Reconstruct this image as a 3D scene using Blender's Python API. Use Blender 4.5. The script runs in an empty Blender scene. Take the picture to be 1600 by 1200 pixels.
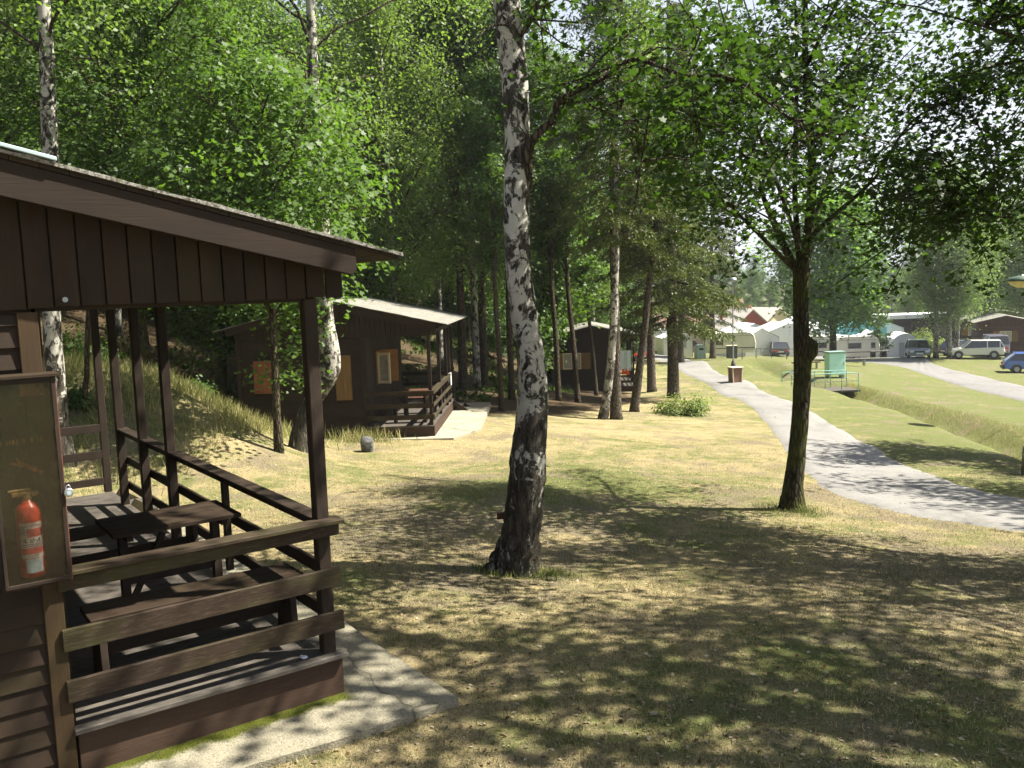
import bpy, math, random
import numpy as np
from mathutils import Vector, Matrix

scene = bpy.context.scene
PI = math.pi
rad = math.radians

# ---------------------------------------------------------------- camera, world, sun, exposure
FPX = 1400.0
CAM_H = 2.8
cam_data = bpy.data.cameras.new('camera')
cam_data.sensor_width = 36.0
cam_data.lens = FPX / 1600.0 * 36.0
cam_data.clip_start = 0.05
cam_data.clip_end = 3000.0
cam = bpy.data.objects.new('camera', cam_data)
scene.collection.objects.link(cam)
CAM_R = Matrix.Rotation(PI / 2 - rad(6.1), 3, 'X') @ Matrix.Rotation(rad(-1.95), 3, 'Z')
cam.matrix_world = Matrix.Translation((0, 0, CAM_H)) @ CAM_R.to_4x4()
scene.camera = cam

SUN_AZ, SUN_EL = rad(85), rad(54)
world = bpy.data.worlds.new('World')
scene.world = world
world.use_nodes = True
wn = world.node_tree
wn.nodes.clear()
sky = wn.nodes.new('ShaderNodeTexSky')
sky.sky_type = 'NISHITA'
sky.sun_disc = False
sky.sun_elevation = SUN_EL
sky.sun_rotation = SUN_AZ
sky.air_density = 1.0
sky.dust_density = 2.0
sky.ozone_density = 1.0
bgn = wn.nodes.new('ShaderNodeBackground')
bgn.inputs['Strength'].default_value = 0.05
won = wn.nodes.new('ShaderNodeOutputWorld')
# thin white summer veil low in the sky
wtc = wn.nodes.new('ShaderNodeTexCoord'); wsp = wn.nodes.new('ShaderNodeSeparateXYZ'); wn.links.new(wtc.outputs['Generated'], wsp.inputs[0])
wrp = wn.nodes.new('ShaderNodeValToRGB'); wn.links.new(wsp.outputs[2], wrp.inputs[0])
wrp.color_ramp.elements[0].position = .05; wrp.color_ramp.elements[0].color = (.95, .95, .95, 1)
wrp.color_ramp.elements[1].position = .62; wrp.color_ramp.elements[1].color = (.0, .0, .0, 1)
wmx = wn.nodes.new('ShaderNodeMix'); wmx.data_type = 'RGBA'; wn.links.new(wrp.outputs[0], wmx.inputs[0])
wn.links.new(sky.outputs[0], wmx.inputs[6]); wmx.inputs[7].default_value = (5.8, 6.1, 6.6, 1)
wn.links.new(wmx.outputs[2], bgn.inputs['Color'])
wn.links.new(bgn.outputs[0], won.inputs['Surface'])

sun_data = bpy.data.lights.new('sun', 'SUN')
sun_data.energy = 5.0
sun_data.angle = rad(0.55)
sun_data.color = (1.0, 0.95, 0.84)
sun = bpy.data.objects.new('sun', sun_data)
scene.collection.objects.link(sun)
SUN_DIR = Vector((math.sin(SUN_AZ) * math.cos(SUN_EL), math.cos(SUN_AZ) * math.cos(SUN_EL), math.sin(SUN_EL)))
sun.rotation_euler = SUN_DIR.to_track_quat('Z', 'Y').to_euler()
sun.location = SUN_DIR * 60

scene.view_settings.view_transform = 'Standard'
scene.view_settings.look = 'None'
scene.view_settings.gamma = 1
scene.view_settings.exposure = 1.8
scene.view_settings.use_curve_mapping = False
scene.render.engine = 'CYCLES'
cy = scene.cycles
cy.use_denoising = True
try:
    cy.denoiser = 'OPENIMAGEDENOISE'
    cy.denoising_input_passes = 'RGB_ALBEDO_NORMAL'
except Exception:
    pass
cy.max_bounces = 7
cy.diffuse_bounces = 3
cy.glossy_bounces = 2
cy.transmission_bounces = 5
cy.transparent_max_bounces = 8
cy.sample_clamp_indirect = 6
cy.caustics_reflective = False
cy.caustics_refractive = False
cy.use_adaptive_sampling = True
cy.adaptive_threshold = 0.02

# ---------------------------------------------------------------- picking points along sight lines (measuring only)
def ray(u, v):
    d = CAM_R @ Vector(((u - 800) / FPX, (600 - v) / FPX, -1.0))
    return d / d.y
def at_depth(u, v, y):
    return Vector((0, 0, CAM_H)) + ray(u, v) * y
def at_height(u, v, z):
    d = ray(u, v)
    return Vector((0, 0, CAM_H)) + d * ((z - CAM_H) / d.z)

# ---------------------------------------------------------------- terrain
ctrl = []
def cz(u, v, z):
    p = at_height(u, v, z); ctrl.append((p.x, p.y, z))
def cd(u, v, y):
    p = at_depth(u, v, y); ctrl.append((p.x, p.y, p.z))
for t in [(0, 2, .15), (0, -6, .2), (-1.2, 5.6, .12), (-2, 4.3, .12), (-4.5, 3, .2), (3.5, 4.5, .05), (6.5, 8, -.45), (2.2, 7, .0),
          (8, 0, -.1), (-1.3, 8, .08), (-2.6, 8.4, .1), (-5.2, 10, .12), (-6.5, 8, .2), (-8, 4, .35),
          (-14, 8, 1.6), (-22, 12, 4.0), (-12, 17, 1.7), (-9.2, 15, .75), (-16, 22, 2.6), (-30, 30, 7.5), (-18, 36, 4.6), (-9, 36, 1.2),
          (-45, 60, 14), (-25, 60, 9), (-12, 60, 4.5), (-5, 45, 0.6), (0, 52, -1.2), (-40, -10, 8), (-20, -30, 4), (20, -30, -1), (40, -10, -3),
          (2, 75, -2.5), (-8, 90, 4.5), (-30, 100, 13), (-70, 110, 22), (-60, 30, 16), (-90, 0, 20), (-120, 200, 36), (0, 150, -3), (-30, 180, 10),
          (20, 110, -6), (50, 110, -5.6), (90, 110, -4.5), (150, 150, -5), (40, 160, -6), (0, 220, -6), (100, 260, -6), (-60, 300, 12),
          (45, 65, -4.3), (70, 70, -4.2), (60, 40, -3.6), (40, 20, -2.6), (22, 10, -1.6), (120, 40, -4), (180, -40, -4)]:
    ctrl.append(t)
for t in [(800, 900, -.15), (1237, 800, -.8), (1600, 777, -1.2), (955, 655, -1.7), (1050, 620, -2.0), (1190, 680, -1.6), (1335, 690, -1.7),
          (1150, 596, -2.5), (1100, 575, -3.0), (575, 703, -.85), (678, 684, -.95), (740, 655, -1.0), (467, 705, -.6), (100, 718, .05),
          (372, 662, -.62), (1600, 705, -2.0), (1290, 612, -2.9), (760, 770, -.45), (1000, 720, -1.1), (1500, 590, -3.7), (820, 640, -1.35)]:
    cz(*t)
for t in [(740, 565, 42), (900, 618, 40), (985, 614, 46), (870, 612, 44), (1437, 558, 75), (1585, 582, 63), (1300, 563, 90), (1130, 558, 86),
          (1215, 555, 92), (1040, 556, 92), (1500, 557, 74), (330, 500, 36), (230, 600, 17.5), (1180, 562, 62)]:
    cd(*t)
CT = np.array(ctrl)
def _phi(d2):
    return np.sqrt(d2 + 9.0)
_A = _phi(((CT[:, None, :2] - CT[None, :, :2]) ** 2).sum(-1))
_n = len(CT)
_S = np.zeros((_n + 1, _n + 1))
_S[:_n, :_n] = _A - 0.06 * np.eye(_n)
_S[:_n, _n] = 1
_S[_n, :_n] = 1
_w = np.linalg.solve(_S, np.concatenate([CT[:, 2], [0]]))
def base_h(x, y):
    x = np.asarray(x, float); y = np.asarray(y, float)
    r = np.full(x.shape, _w[-1])
    for i in range(_n):
        r = r + _w[i] * _phi((x - CT[i, 0]) ** 2 + (y - CT[i, 1]) ** 2)
    return r
def ground_hit(u, v, f=base_h):
    d = ray(u, v); o = Vector((0, 0, CAM_H))
    t = 2.0; step = 0.25
    while t < 400:
        p = o + d * t
        if float(f(p.x, p.y)) > p.z:
            a, b = t - step, t
            for _ in range(18):
                m = (a + b) / 2; q = o + d * m
                if float(f(q.x, q.y)) > q.z: b = m
                else: a = m
            q = o + d * b
            return q
        step = max(.2, t * .01)
        t += step
    return o + d * 60

def polydist(x, y, pts):
    x = np.asarray(x, float); y = np.asarray(y, float)
    best = np.full(x.shape, 1e9)
    for (x0, y0), (x1, y1) in zip(pts[:-1], pts[1:]):
        dx, dy = x1 - x0, y1 - y0
        t = np.clip(((x - x0) * dx + (y - y0) * dy) / (dx * dx + dy * dy + 1e-9), 0, 1)
        best = np.minimum(best, np.hypot(x - x0 - t * dx, y - y0 - t * dy))
    return best
DITCH = [tuple(ground_hit(u, v)[:2]) for u, v in [(1760, 745), (1600, 694), (1450, 644), (1340, 612), (1290, 600), (1245, 590), (1215, 577), (1185, 566)]]
def H(x, y):
    d = polydist(x, y, DITCH)
    dep = .62 * np.clip(1 - d / 1.25, 0, 1)
    dep = dep * dep * (3 - 2 * dep) / .62 if False else .6 * np.clip(1.25 - d, 0, 1) ** 1.2
    und = .035 * np.sin(x * 1.1 + .4 * y) * np.sin(y * .8 - .3 * x) * np.clip((np.hypot(x, y) - 5) / 6, 0, 1)
    return base_h(x, y) - dep + und
def Hs(x, y):
    return float(H(x, y))
def on_ground(u, v):
    return ground_hit(u, v, H)

# ---------------------------------------------------------------- mesh builder
class MB:
    def __init__(s):
        s.v = []; s.f = []; s.uv = []; s.m = []
    def poly(s, pts, uvs=None, mi=0):
        b = len(s.v)
        s.v += [tuple(p) for p in pts]
        s.f.append(tuple(range(b, b + len(pts))))
        if uvs is None:
            uvs = [(p[0], p[1] + p[2]) for p in pts]
        s.uv += list(uvs); s.m.append(mi)
    def hexa(s, c8, L, W, T, mi=0, off=None):
        # c8 order: x0y0z0 x1y0z0 x1y1z0 x0y1z0 then same at z1 ; L along x
        o = off if off is not None else (random.random() * 40, random.random() * 40)
        F = [((0, 3, 2, 1), 'LW'), ((4, 5, 6, 7), 'LW'), ((0, 1, 5, 4), 'LT'), ((2, 3, 7, 6), 'LT'), ((1, 2, 6, 5), 'WT'), ((3, 0, 4, 7), 'WT')]
        cc = [(0, 0, 0), (1, 0, 0), (1, 1, 0), (0, 1, 0), (0, 0, 1), (1, 0, 1), (1, 1, 1), (0, 1, 1)]
        b = len(s.v); s.v += [tuple(p) for p in c8]
        for fc, kind in F:
            s.f.append(tuple(b + i for i in fc)); s.m.append(mi)
            for i in fc:
                a, bb, t = cc[i]
                if kind == 'LW': s.uv.append((o[0] + a * L, o[1] + bb * W))
                elif kind == 'LT': s.uv.append((o[0] + a * L, o[1] + W + t * T))
                else: s.uv.append((o[0] + L + bb * W * .2, o[1] + t * T))
    def beam(s, p0, p1, w, h, up=(0, 0, 1), mi=0):
        """board from p0 to p1 (centre line); w = width across, h = thickness along 'up'"""
        p0 = Vector(p0); p1 = Vector(p1); d = p1 - p0; L = d.length
        d.normalize(); up = Vector(up)
        side = up.cross(d)
        if side.length < 1e-5: side = Vector((1, 0, 0)).cross(d)
        side.normalize(); u = d.cross(side).normalized()
        c = []
        for z in (-.5, .5):
            for (a, b) in ((0, -.5), (1, -.5), (1, .5), (0, .5)):
                c.append(p0 + d * (L * a) + side * (w * b) + u * (h * z))
        s.hexa(c, L, w, h, mi)
    def box(s, lo, hi, mi=0):
        lo = Vector(lo); hi = Vector(hi); d = hi - lo; c = (lo + hi) / 2
        ax = max(range(3), key=lambda i: d[i])
        if ax == 0: s.beam((lo.x, c.y, c.z), (hi.x, c.y, c.z), d.y, d.z, (0, 0, 1), mi)
        elif ax == 1: s.beam((c.x, lo.y, c.z), (c.x, hi.y, c.z), d.x, d.z, (0, 0, 1), mi)
        else: s.beam((c.x, c.y, lo.z), (c.x, c.y, hi.z), d.x, d.y, (0, 1, 0), mi)
    def tube(s, pts, rs, n=8, mi=0, cap=True, wob=0.0, rng=None):
        pts = [Vector(p) for p in pts]; b0 = len(s.v); N = len(pts)
        ref = None; L = 0
        rng = rng or random
        Ls = []
        for i, p in enumerate(pts):
            t = (pts[min(i + 1, N - 1)] - pts[max(i - 1, 0)]).normalized()
            if ref is None:
                ref = Vector((1, 0, 0)) if abs(t.x) < .9 else Vector((0, 1, 0))
            a = (ref - t * ref.dot(t)).normalized(); bb = t.cross(a); ref = a
            if i: L += (p - pts[i - 1]).length
            Ls.append(L)
            for k in range(n):
                th = 2 * PI * k / n
                r = rs[i] * (1 + wob * (rng.random() - .5))
                s.v.append(tuple(p + a * (math.cos(th) * r) + bb * (math.sin(th) * r)))
        for i in range(N - 1):
            for k in range(n):
                k2 = (k + 1) % n
                s.f.append((b0 + i * n + k, b0 + i * n + k2, b0 + (i + 1) * n + k2, b0 + (i + 1) * n + k)); s.m.append(mi)
                r = rs[i] * 2 * PI / n
                s.uv += [(k * r, Ls[i]), ((k + 1) * r, Ls[i]), ((k + 1) * r, Ls[i + 1]), (k * r, Ls[i + 1])]
        if cap:
            for base in (0, N - 1):
                idx = [b0 + base * n + k for k in range(n)]
                if base == 0: idx.reverse()
                s.f.append(tuple(idx)); s.m.append(mi); s.uv += [(0, 0)] * n
    def extrude(s, prof, axis, a, b, mi=0):
        """closed 2-D profile (list of (p,q)) swept from a to b along axis 0/1/2; p,q are the other two axes in order"""
        def mk(t, p, q):
            return (t, p, q) if axis == 0 else ((p, t, q) if axis == 1 else (p, q, t))
        n = len(prof); b0 = len(s.v)
        for t in (a, b):
            for p, q in prof: s.v.append(mk(t, p, q))
        s.f.append(tuple(range(b0, b0 + n))); s.m.append(mi); s.uv += [(p, q) for p, q in prof]
        s.f.append(tuple(range(b0 + 2 * n - 1, b0 + n - 1, -1))); s.m.append(mi); s.uv += [(p, q) for p, q in reversed(prof)]
        l = 0
        for i in range(n):
            j = (i + 1) % n
            e = math.hypot(prof[j][0] - prof[i][0], prof[j][1] - prof[i][1])
            s.f.append((b0 + i, b0 + n + i, b0 + n + j, b0 + j)); s.m.append(mi)
            s.uv += [(a, l), (b, l), (b, l + e), (a, l + e)]; l += e
    def build(s, name, mats, parent=None, smooth=False, bevel=0, loc=None, fix=True):
        me = bpy.data.meshes.new(name)
        me.from_pydata(s.v, [], s.f)
        uvl = me.uv_layers.new(name='UVMap')
        uvl.data.foreach_set('uv', np.array(s.uv, dtype=np.float32).ravel())
        mats = mats if isinstance(mats, (list, tuple)) else [mats]
        for m in mats: me.materials.append(m)
        me.polygons.foreach_set('material_index', s.m)
        if smooth: me.polygons.foreach_set('use_smooth', [True] * len(s.f))
        me.update()
        if fix:
            import bmesh
            bm = bmesh.new(); bm.from_mesh(me)
            bmesh.ops.recalc_face_normals(bm, faces=bm.faces)
            bm.to_mesh(me); bm.free()
        o = bpy.data.objects.new(name, me)
        scene.collection.objects.link(o)
        if parent: o.parent = parent
        if loc is not None: o.location = loc
        if bevel:
            md = o.modifiers.new('bevel', 'BEVEL'); md.width = bevel; md.segments = 1; md.limit_method = 'ANGLE'
        return o

def tag(o, label=None, cat=None, group=None, kind=None):
    if label: o['label'] = label
    if cat: o['category'] = cat
    if group: o['group'] = group
    if kind: o['kind'] = kind
    return o
def thing(name, label, cat, loc=(0, 0, 0), rz=0, group=None):
    o = bpy.data.objects.new(name, None); scene.collection.objects.link(o)
    o.empty_display_size = .2
    o.location = loc; o.rotation_euler = (0, 0, rz)
    return tag(o, label, cat, group)
def copy_thing(root, loc, rz=0, scale=None, label=None, group=None, tilt=None):
    r = root.copy(); scene.collection.objects.link(r)
    r.location = loc; r.rotation_euler = (tilt[0], tilt[1], rz) if tilt else (0, 0, rz)
    if scale: r.scale = scale if isinstance(scale, (tuple, list)) else (scale,) * 3
    if label: r['label'] = label
    if group: r['group'] = group
    for ch in list(root.children):
        c = ch.copy(); scene.collection.objects.link(c); c.parent = r
        for g in ch.children:
            d = g.copy(); scene.collection.objects.link(d); d.parent = c
    return r

# ---------------------------------------------------------------- materials
def new_mat(name):
    m = bpy.data.materials.new(name); m.use_nodes = True
    nt = m.node_tree; nt.nodes.clear()
    out = nt.nodes.new('ShaderNodeOutputMaterial')
    return m, nt, out
class NT:
    def __init__(s, nt): s.nt = nt
    def n(s, typ, **kw):
        nd = s.nt.nodes.new(typ)
        for k, v in kw.items():
            if k.startswith('i_'):
                key = k[2:]
                nd.inputs[int(key) if key.isdigit() else key.replace('_', ' ')].default_value = v
            else: setattr(nd, k, v)
        return nd
    def l(s, a, b): s.nt.links.new(a, b)
    def noise(s, vec, scale, detail=4, rough=.6, dist=0):
        nd = s.n('ShaderNodeTexNoise'); nd.inputs['Scale'].default_value = scale
        nd.inputs['Detail'].default_value = detail; nd.inputs['Roughness'].default_value = rough
        nd.inputs['Distortion'].default_value = dist
        if vec is not None: s.l(vec, nd.inputs['Vector'])
        return nd.outputs['Fac']
    def ramp(s, fac, stops):
        nd = s.n('ShaderNodeValToRGB'); el = nd.color_ramp.elements
        while len(el) < len(stops): el.new(.5)
        for e, (p, c) in zip(el, stops):
            e.position = p; e.color = (c[0], c[1], c[2], 1) if isinstance(c, (tuple, list)) else (c, c, c, 1)
        s.l(fac, nd.inputs[0]); return nd.outputs[0]
    def mix(s, fac, a, b, mode='MIX'):
        nd = s.n('ShaderNodeMix', data_type='RGBA', blend_type=mode)
        for sock, v in ((nd.inputs[0], fac), (nd.inputs[6], a), (nd.inputs[7], b)):
            if isinstance(v, (int, float)): sock.default_value = v
            elif isinstance(v, (tuple, list)): sock.default_value = (v[0], v[1], v[2], 1)
            else: s.l(v, sock)
        return nd.outputs[2]
    def math(s, op, a, b=None):
        nd = s.n('ShaderNodeMath', operation=op)
        for i, v in enumerate((a, b)):
            if v is None: continue
            if isinstance(v, (int, float)): nd.inputs[i].default_value = v
            else: s.l(v, nd.inputs[i])
        return nd.outputs[0]
    def mapping(s, vec, scale=(1, 1, 1), rot=(0, 0, 0)):
        nd = s.n('ShaderNodeMapping'); nd.inputs['Scale'].default_value = scale; nd.inputs['Rotation'].default_value = rot
        s.l(vec, nd.inputs['Vector']); return nd.outputs[0]
    def bump(s, h, strength=.5, dist=.02):
        nd = s.n('ShaderNodeBump'); nd.inputs['Strength'].default_value = strength; nd.inputs['Distance'].default_value = dist
        s.l(h, nd.inputs['Height']); return nd.outputs[0]
    def bsdf(s, col, rough=.8, normal=None, metal=0, spec=.3):
        nd = s.n('ShaderNodeBsdfPrincipled')
        if isinstance(col, (tuple, list)): nd.inputs['Base Color'].default_value = (*col[:3], 1)
        else: s.l(col, nd.inputs['Base Color'])
        if isinstance(rough, (int, float)): nd.inputs['Roughness'].default_value = rough
        else: s.l(rough, nd.inputs['Roughness'])
        nd.inputs['Metallic'].default_value = metal
        nd.inputs['Specular IOR Level'].default_value = spec
        if normal is not None: s.l(normal, nd.inputs['Normal'])
        return nd.outputs[0]

def simple_mat(name, col, rough=.6, metal=0, var=.25, scale=6, bump=.1, spec=.4):
    m, nt, out = new_mat(name); t = NT(nt)
    pos = t.n('ShaderNodeTexCoord').outputs['Object']
    f = t.noise(pos, scale, 5, .65)
    c = t.ramp(f, [(.3, tuple(x * (1 - var) for x in col)), (.7, tuple(min(1, x * (1 + var * .5)) for x in col))])
    b = t.bump(t.noise(pos, scale * 6, 3), bump, .01)
    t.l(t.bsdf(c, rough, b, metal, spec), out.inputs[0])
    return m

def wood_mat(name, c1, c2, worn=None, worn_amt=.0, green=0.0, rough=.75, spec=.25):
    """stained boards: grain runs along U (metres), every board its own tone"""
    m, nt, out = new_mat(name); t = NT(nt)
    uv = t.n('ShaderNodeUVMap').outputs[0]
    g = t.mapping(uv, (1.2, 38, 1))
    grain = t.noise(g, 2.0, 6, .7, .4)
    blot = t.noise(t.mapping(uv, (1.6, 5, 1)), 1.3, 4, .6)
    isl = t.n('ShaderNodeNewGeometry').outputs['Random Per Island']
    base = t.mix(t.math('ADD', t.math('MULTIPLY', grain, .7), t.math('MULTIPLY', isl, .45)), c1, c2)
    base = t.mix(t.ramp(blot, [(.35, 0.0), (.75, .55)]), base, tuple(x * .45 for x in c1))
    if worn:
        wn_ = t.noise(t.mapping(uv, (5, 30, 1)), 2.2, 6, .75)
        base = t.mix(t.ramp(wn_, [(.56 - worn_amt * .2, 0.0), (.66, min(1, worn_amt * 1.6))]), base, worn)
    if green:
        gn = t.noise(t.mapping(uv, (1.1, 3, 1)), 1.0, 3)
        base = t.mix(t.ramp(gn, [(.45, 0.0), (.65, green)]), base, (.10, .11, .025))
    hgt = t.math('ADD', grain, t.math('MULTIPLY', blot, .3))
    t.l(t.bsdf(base, rough, t.bump(hgt, .45, .004), 0, spec), out.inputs[0])
    return m

def leaf_mat(name, c1, c2, trans=.45, spec=.22, rough=.5):
    m, nt, out = new_mat(name); t = NT(nt)
    geo = t.n('ShaderNodeNewGeometry')
    isl = geo.outputs['Random Per Island']
    big = t.noise(geo.outputs['Position'], .7, 2)
    f = t.math('ADD', t.math('MULTIPLY', isl, .6), t.math('MULTIPLY', big, .5))
    col = t.mix(f, c1, c2)
    pb = t.n('ShaderNodeBsdfPrincipled')
    t.l(col, pb.inputs['Base Color'])
    pb.inputs['Roughness'].default_value = rough; pb.inputs['Specular IOR Level'].default_value = spec
    tr = t.n('ShaderNodeBsdfTranslucent')
    t.l(t.mix(1.0, col, (1.5, 1.65, .6), 'MULTIPLY'), tr.inputs['Color'])
    mx = t.n('ShaderNodeMixShader'); mx.inputs[0].default_value = trans
    t.l(pb.outputs[0], mx.inputs[1]); t.l(tr.outputs[0], mx.inputs[2]); t.l(mx.outputs[0], out.inputs[0])
    return m

def bark_mat(name, c1, c2, moss=.0, moss_top=1.2):
    m, nt, out = new_mat(name); t = NT(nt)
    tc = t.n('ShaderNodeTexCoord').outputs['Object']
    g = t.mapping(tc, (9, 9, 1.6))
    a = t.noise(g, 2.2, 6, .75, .6)
    b = t.noise(tc, 2.5, 3)
    vor = t.n('ShaderNodeTexVoronoi', feature='DISTANCE_TO_EDGE'); t.l(t.mapping(tc, (14, 14, 3)), vor.inputs['Vector'])
    vor.inputs['Scale'].default_value = 1.6
    crack = t.ramp(vor.outputs['Distance'], [(.0, 0.0), (.22, 1.0)])
    col = t.mix(a, c1, c2)
    col = t.mix(crack, tuple(x * .35 for x in c1), col)
    if moss:
        z = t.n('ShaderNodeSeparateXYZ'); t.l(tc, z.inputs[0])
        mz = t.ramp(t.math('DIVIDE', z.outputs[2], moss_top * 2), [(.0, 1.0), (1.0, .25)])
        mm = t.math('MULTIPLY', t.ramp(b, [(.4, 0.0), (.62, 1.0)]), t.math('MULTIPLY', mz, moss))
        col = t.mix(mm, col, (.075, .085, .018))
    h = t.math('ADD', t.math('MULTIPLY', a, .6), crack)
    t.l(t.bsdf(col, .9, t.bump(h, .9, .03), 0, .15), out.inputs[0])
    return m

def birch_mat(name, rug_h=2.0):
    """white papery bark, dark diamond scars and fine lenticels, coal-black furrowed foot"""
    m, nt, out = new_mat(name); t = NT(nt)
    tc = t.n('ShaderNodeTexCoord').outputs['Object']
    z = t.n('ShaderNodeSeparateXYZ'); t.l(tc, z.inputs[0]); zz = z.outputs[2]
    lent = t.noise(t.mapping(tc, (6, 6, 55)), 1.0, 4, .7)
    pale = t.mix(t.noise(tc, 5, 4), (.27, .255, .215), (.46, .44, .38))
    pale = t.mix(t.ramp(lent, [(.60, 0.0), (.68, .75)]), pale, (.16, .13, .10))
    sc = t.noise(t.mapping(tc, (4.2, 4.2, 3.2)), 1.15, 6, .72, 1.0)
    sc2 = t.noise(t.mapping(tc, (11, 11, 5)), 1.1, 5, .75, .8)
    lowf = t.ramp(t.math('DIVIDE', zz, rug_h), [(.08, 1.0), (.30, .62), (.68, .08)])
    fur = t.noise(t.mapping(tc, (13, 13, 2.2)), 1.6, 6, .75, .5)
    thr = t.math('ADD', t.math('ADD', t.math('MULTIPLY', sc, .72), t.math('MULTIPLY', sc2, .30)), t.math('MULTIPLY', lowf, .15))
    thr = t.math('SUBTRACT', thr, t.ramp(t.math('MULTIPLY', fur, t.math('ADD', lowf, .2)), [(.54, 0.0), (.80, .20)]))
    mask = t.ramp(thr, [(.522, 0.0), (.55, 1.0)])
    dark = t.mix(t.ramp(fur, [(.38, 0.0), (.64, 1.0)]), (.012, .011, .009), (.13, .11, .085))
    grn = t.ramp(t.noise(tc, 3.0, 3), [(.45, 0.0), (.7, .5)])
    dark = t.mix(t.math('MULTIPLY', grn, lowf), dark, (.06, .06, .02))
    col = t.mix(mask, pale, dark)
    h = t.math('ADD', t.math('MULTIPLY', mask, t.math('ADD', sc2, t.math('MULTIPLY', fur, 2.2))), t.math('MULTIPLY', lent, -.12))
    t.l(t.bsdf(col, .85, t.bump(h, 1.0, .04), 0, .2), out.inputs[0])
    return m

M = {}
M['wood'] = wood_mat('dark_stained_wood', (.013, .0072, .0040), (.034, .0195, .0100), worn=(.08, .055, .035), worn_amt=.06, green=.06)
M['wood_rail'] = wood_mat('worn_rail_wood', (.015, .009, .0055), (.038, .023, .013), worn=(.10, .078, .055), worn_amt=.28, green=.2)
M['wood_post'] = wood_mat('post_wood', (.014, .009, .006), (.034, .022, .014), worn=(.10, .07, .045), worn_amt=.15)
M['wood_barge'] = wood_mat('bargeboard_wood', (.010, .0058, .0035), (.026, .015, .0085), worn=(.05, .035, .025), worn_amt=.1)
M['wood_skirt'] = wood_mat('skirt_wood', (.034, .019, .012), (.065, .038, .024), worn=(.10, .07, .05), worn_amt=.2)
M['wood_floor'] = wood_mat('porch_floor_wood', (.050, .043, .036), (.10, .086, .070), worn=(.17, .15, .125), worn_amt=.3)
M['wood_trim'] = wood_mat('ochre_trim_wood', (.026, .0155, .007), (.055, .032, .013), worn=(.04, .025, .015), worn_amt=.3, green=.1)
M['wood_red'] = wood_mat('reddish_wood', (.050, .021, .012), (.095, .040, .020))
M['shutter'] = wood_mat('orange_shutter_wood', (.20, .095, .028), (.30, .15, .045))
M['shutter_red'] = wood_mat('faded_red_shutter_wood', (.17, .055, .028), (.23, .08, .04))
M['shutter_dull'] = wood_mat('dull_shutter_wood', (.14, .08, .03), (.20, .115, .045))
M['glass'] = simple_mat('dark_glass', (.03, .035, .04), .08, 0, .3, 2, 0, .8)
M['pane'] = simple_mat('curtained_glass', (.36, .34, .27), .25, 0, .35, 7, 0, .7)
M['white'] = simple_mat('white_paint', (.74, .74, .70), .5, 0, .06, 3)
M['metal'] = simple_mat('grey_metal', (.34, .36, .38), .38, .7, .2, 8)
M['flash'] = simple_mat('zinc_flashing', (.40, .50, .52), .42, .3, .15, 3, .05)
M['black'] = simple_mat('black_rubber', (.02, .02, .02), .8, 0, .2, 8)
M['turq'] = simple_mat('turquoise_paint', (.46, .78, .66), .5, 0, .08, 2)
M['turq_pipe'] = simple_mat('faded_turquoise_pipe', (.20, .42, .36), .5, 0, .15, 6)
M['stone'] = simple_mat('grey_stone', (.10, .10, .10), .85, 0, .6, 9, .8)
M['brown_plastic'] = simple_mat('brown_bin', (.20, .10, .06), .65, 0, .25, 6)
M['cream'] = simple_mat('cream_strip', (.62, .52, .34), .6, 0, .15, 6)

def concrete_mat(name, c1, c2, moss=0.0):
    m, nt, out = new_mat(name); t = NT(nt)
    pos = t.n('ShaderNodeNewGeometry').outputs['Position']
    a = t.noise(pos, 2.2, 6, .65); b = t.noise(pos, 60, 3, .7)
    col = t.mix(a, c1, c2)
    col = t.mix(t.ramp(b, [(.35, .35), (.6, 0.0)]), col, tuple(x * .5 for x in c1))
    vor = t.n('ShaderNodeTexVoronoi', feature='DISTANCE_TO_EDGE'); vor.inputs['Scale'].default_value = .55
    t.l(t.mix(.25, pos, t.n('ShaderNodeTexNoise').outputs['Color']), vor.inputs['Vector'])
    cr = t.ramp(vor.outputs['Distance'], [(.0, 1.0), (.012, 0.0)])
    col = t.mix(t.math('MULTIPLY', cr, .75), col, (.05, .045, .03))
    if moss:
        mm = t.noise(pos, 3.5, 6, .75)
        col = t.mix(t.ramp(mm, [(.5 - moss * .2, 0.0), (.62 - moss * .1, 1.0)]), col, (.040, .048, .010))
    t.l(t.bsdf(col, .92, t.bump(t.math('ADD', b, t.math('MULTIPLY', a, .5)), .5, .01), 0, .15), out.inputs[0])
    return m
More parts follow.
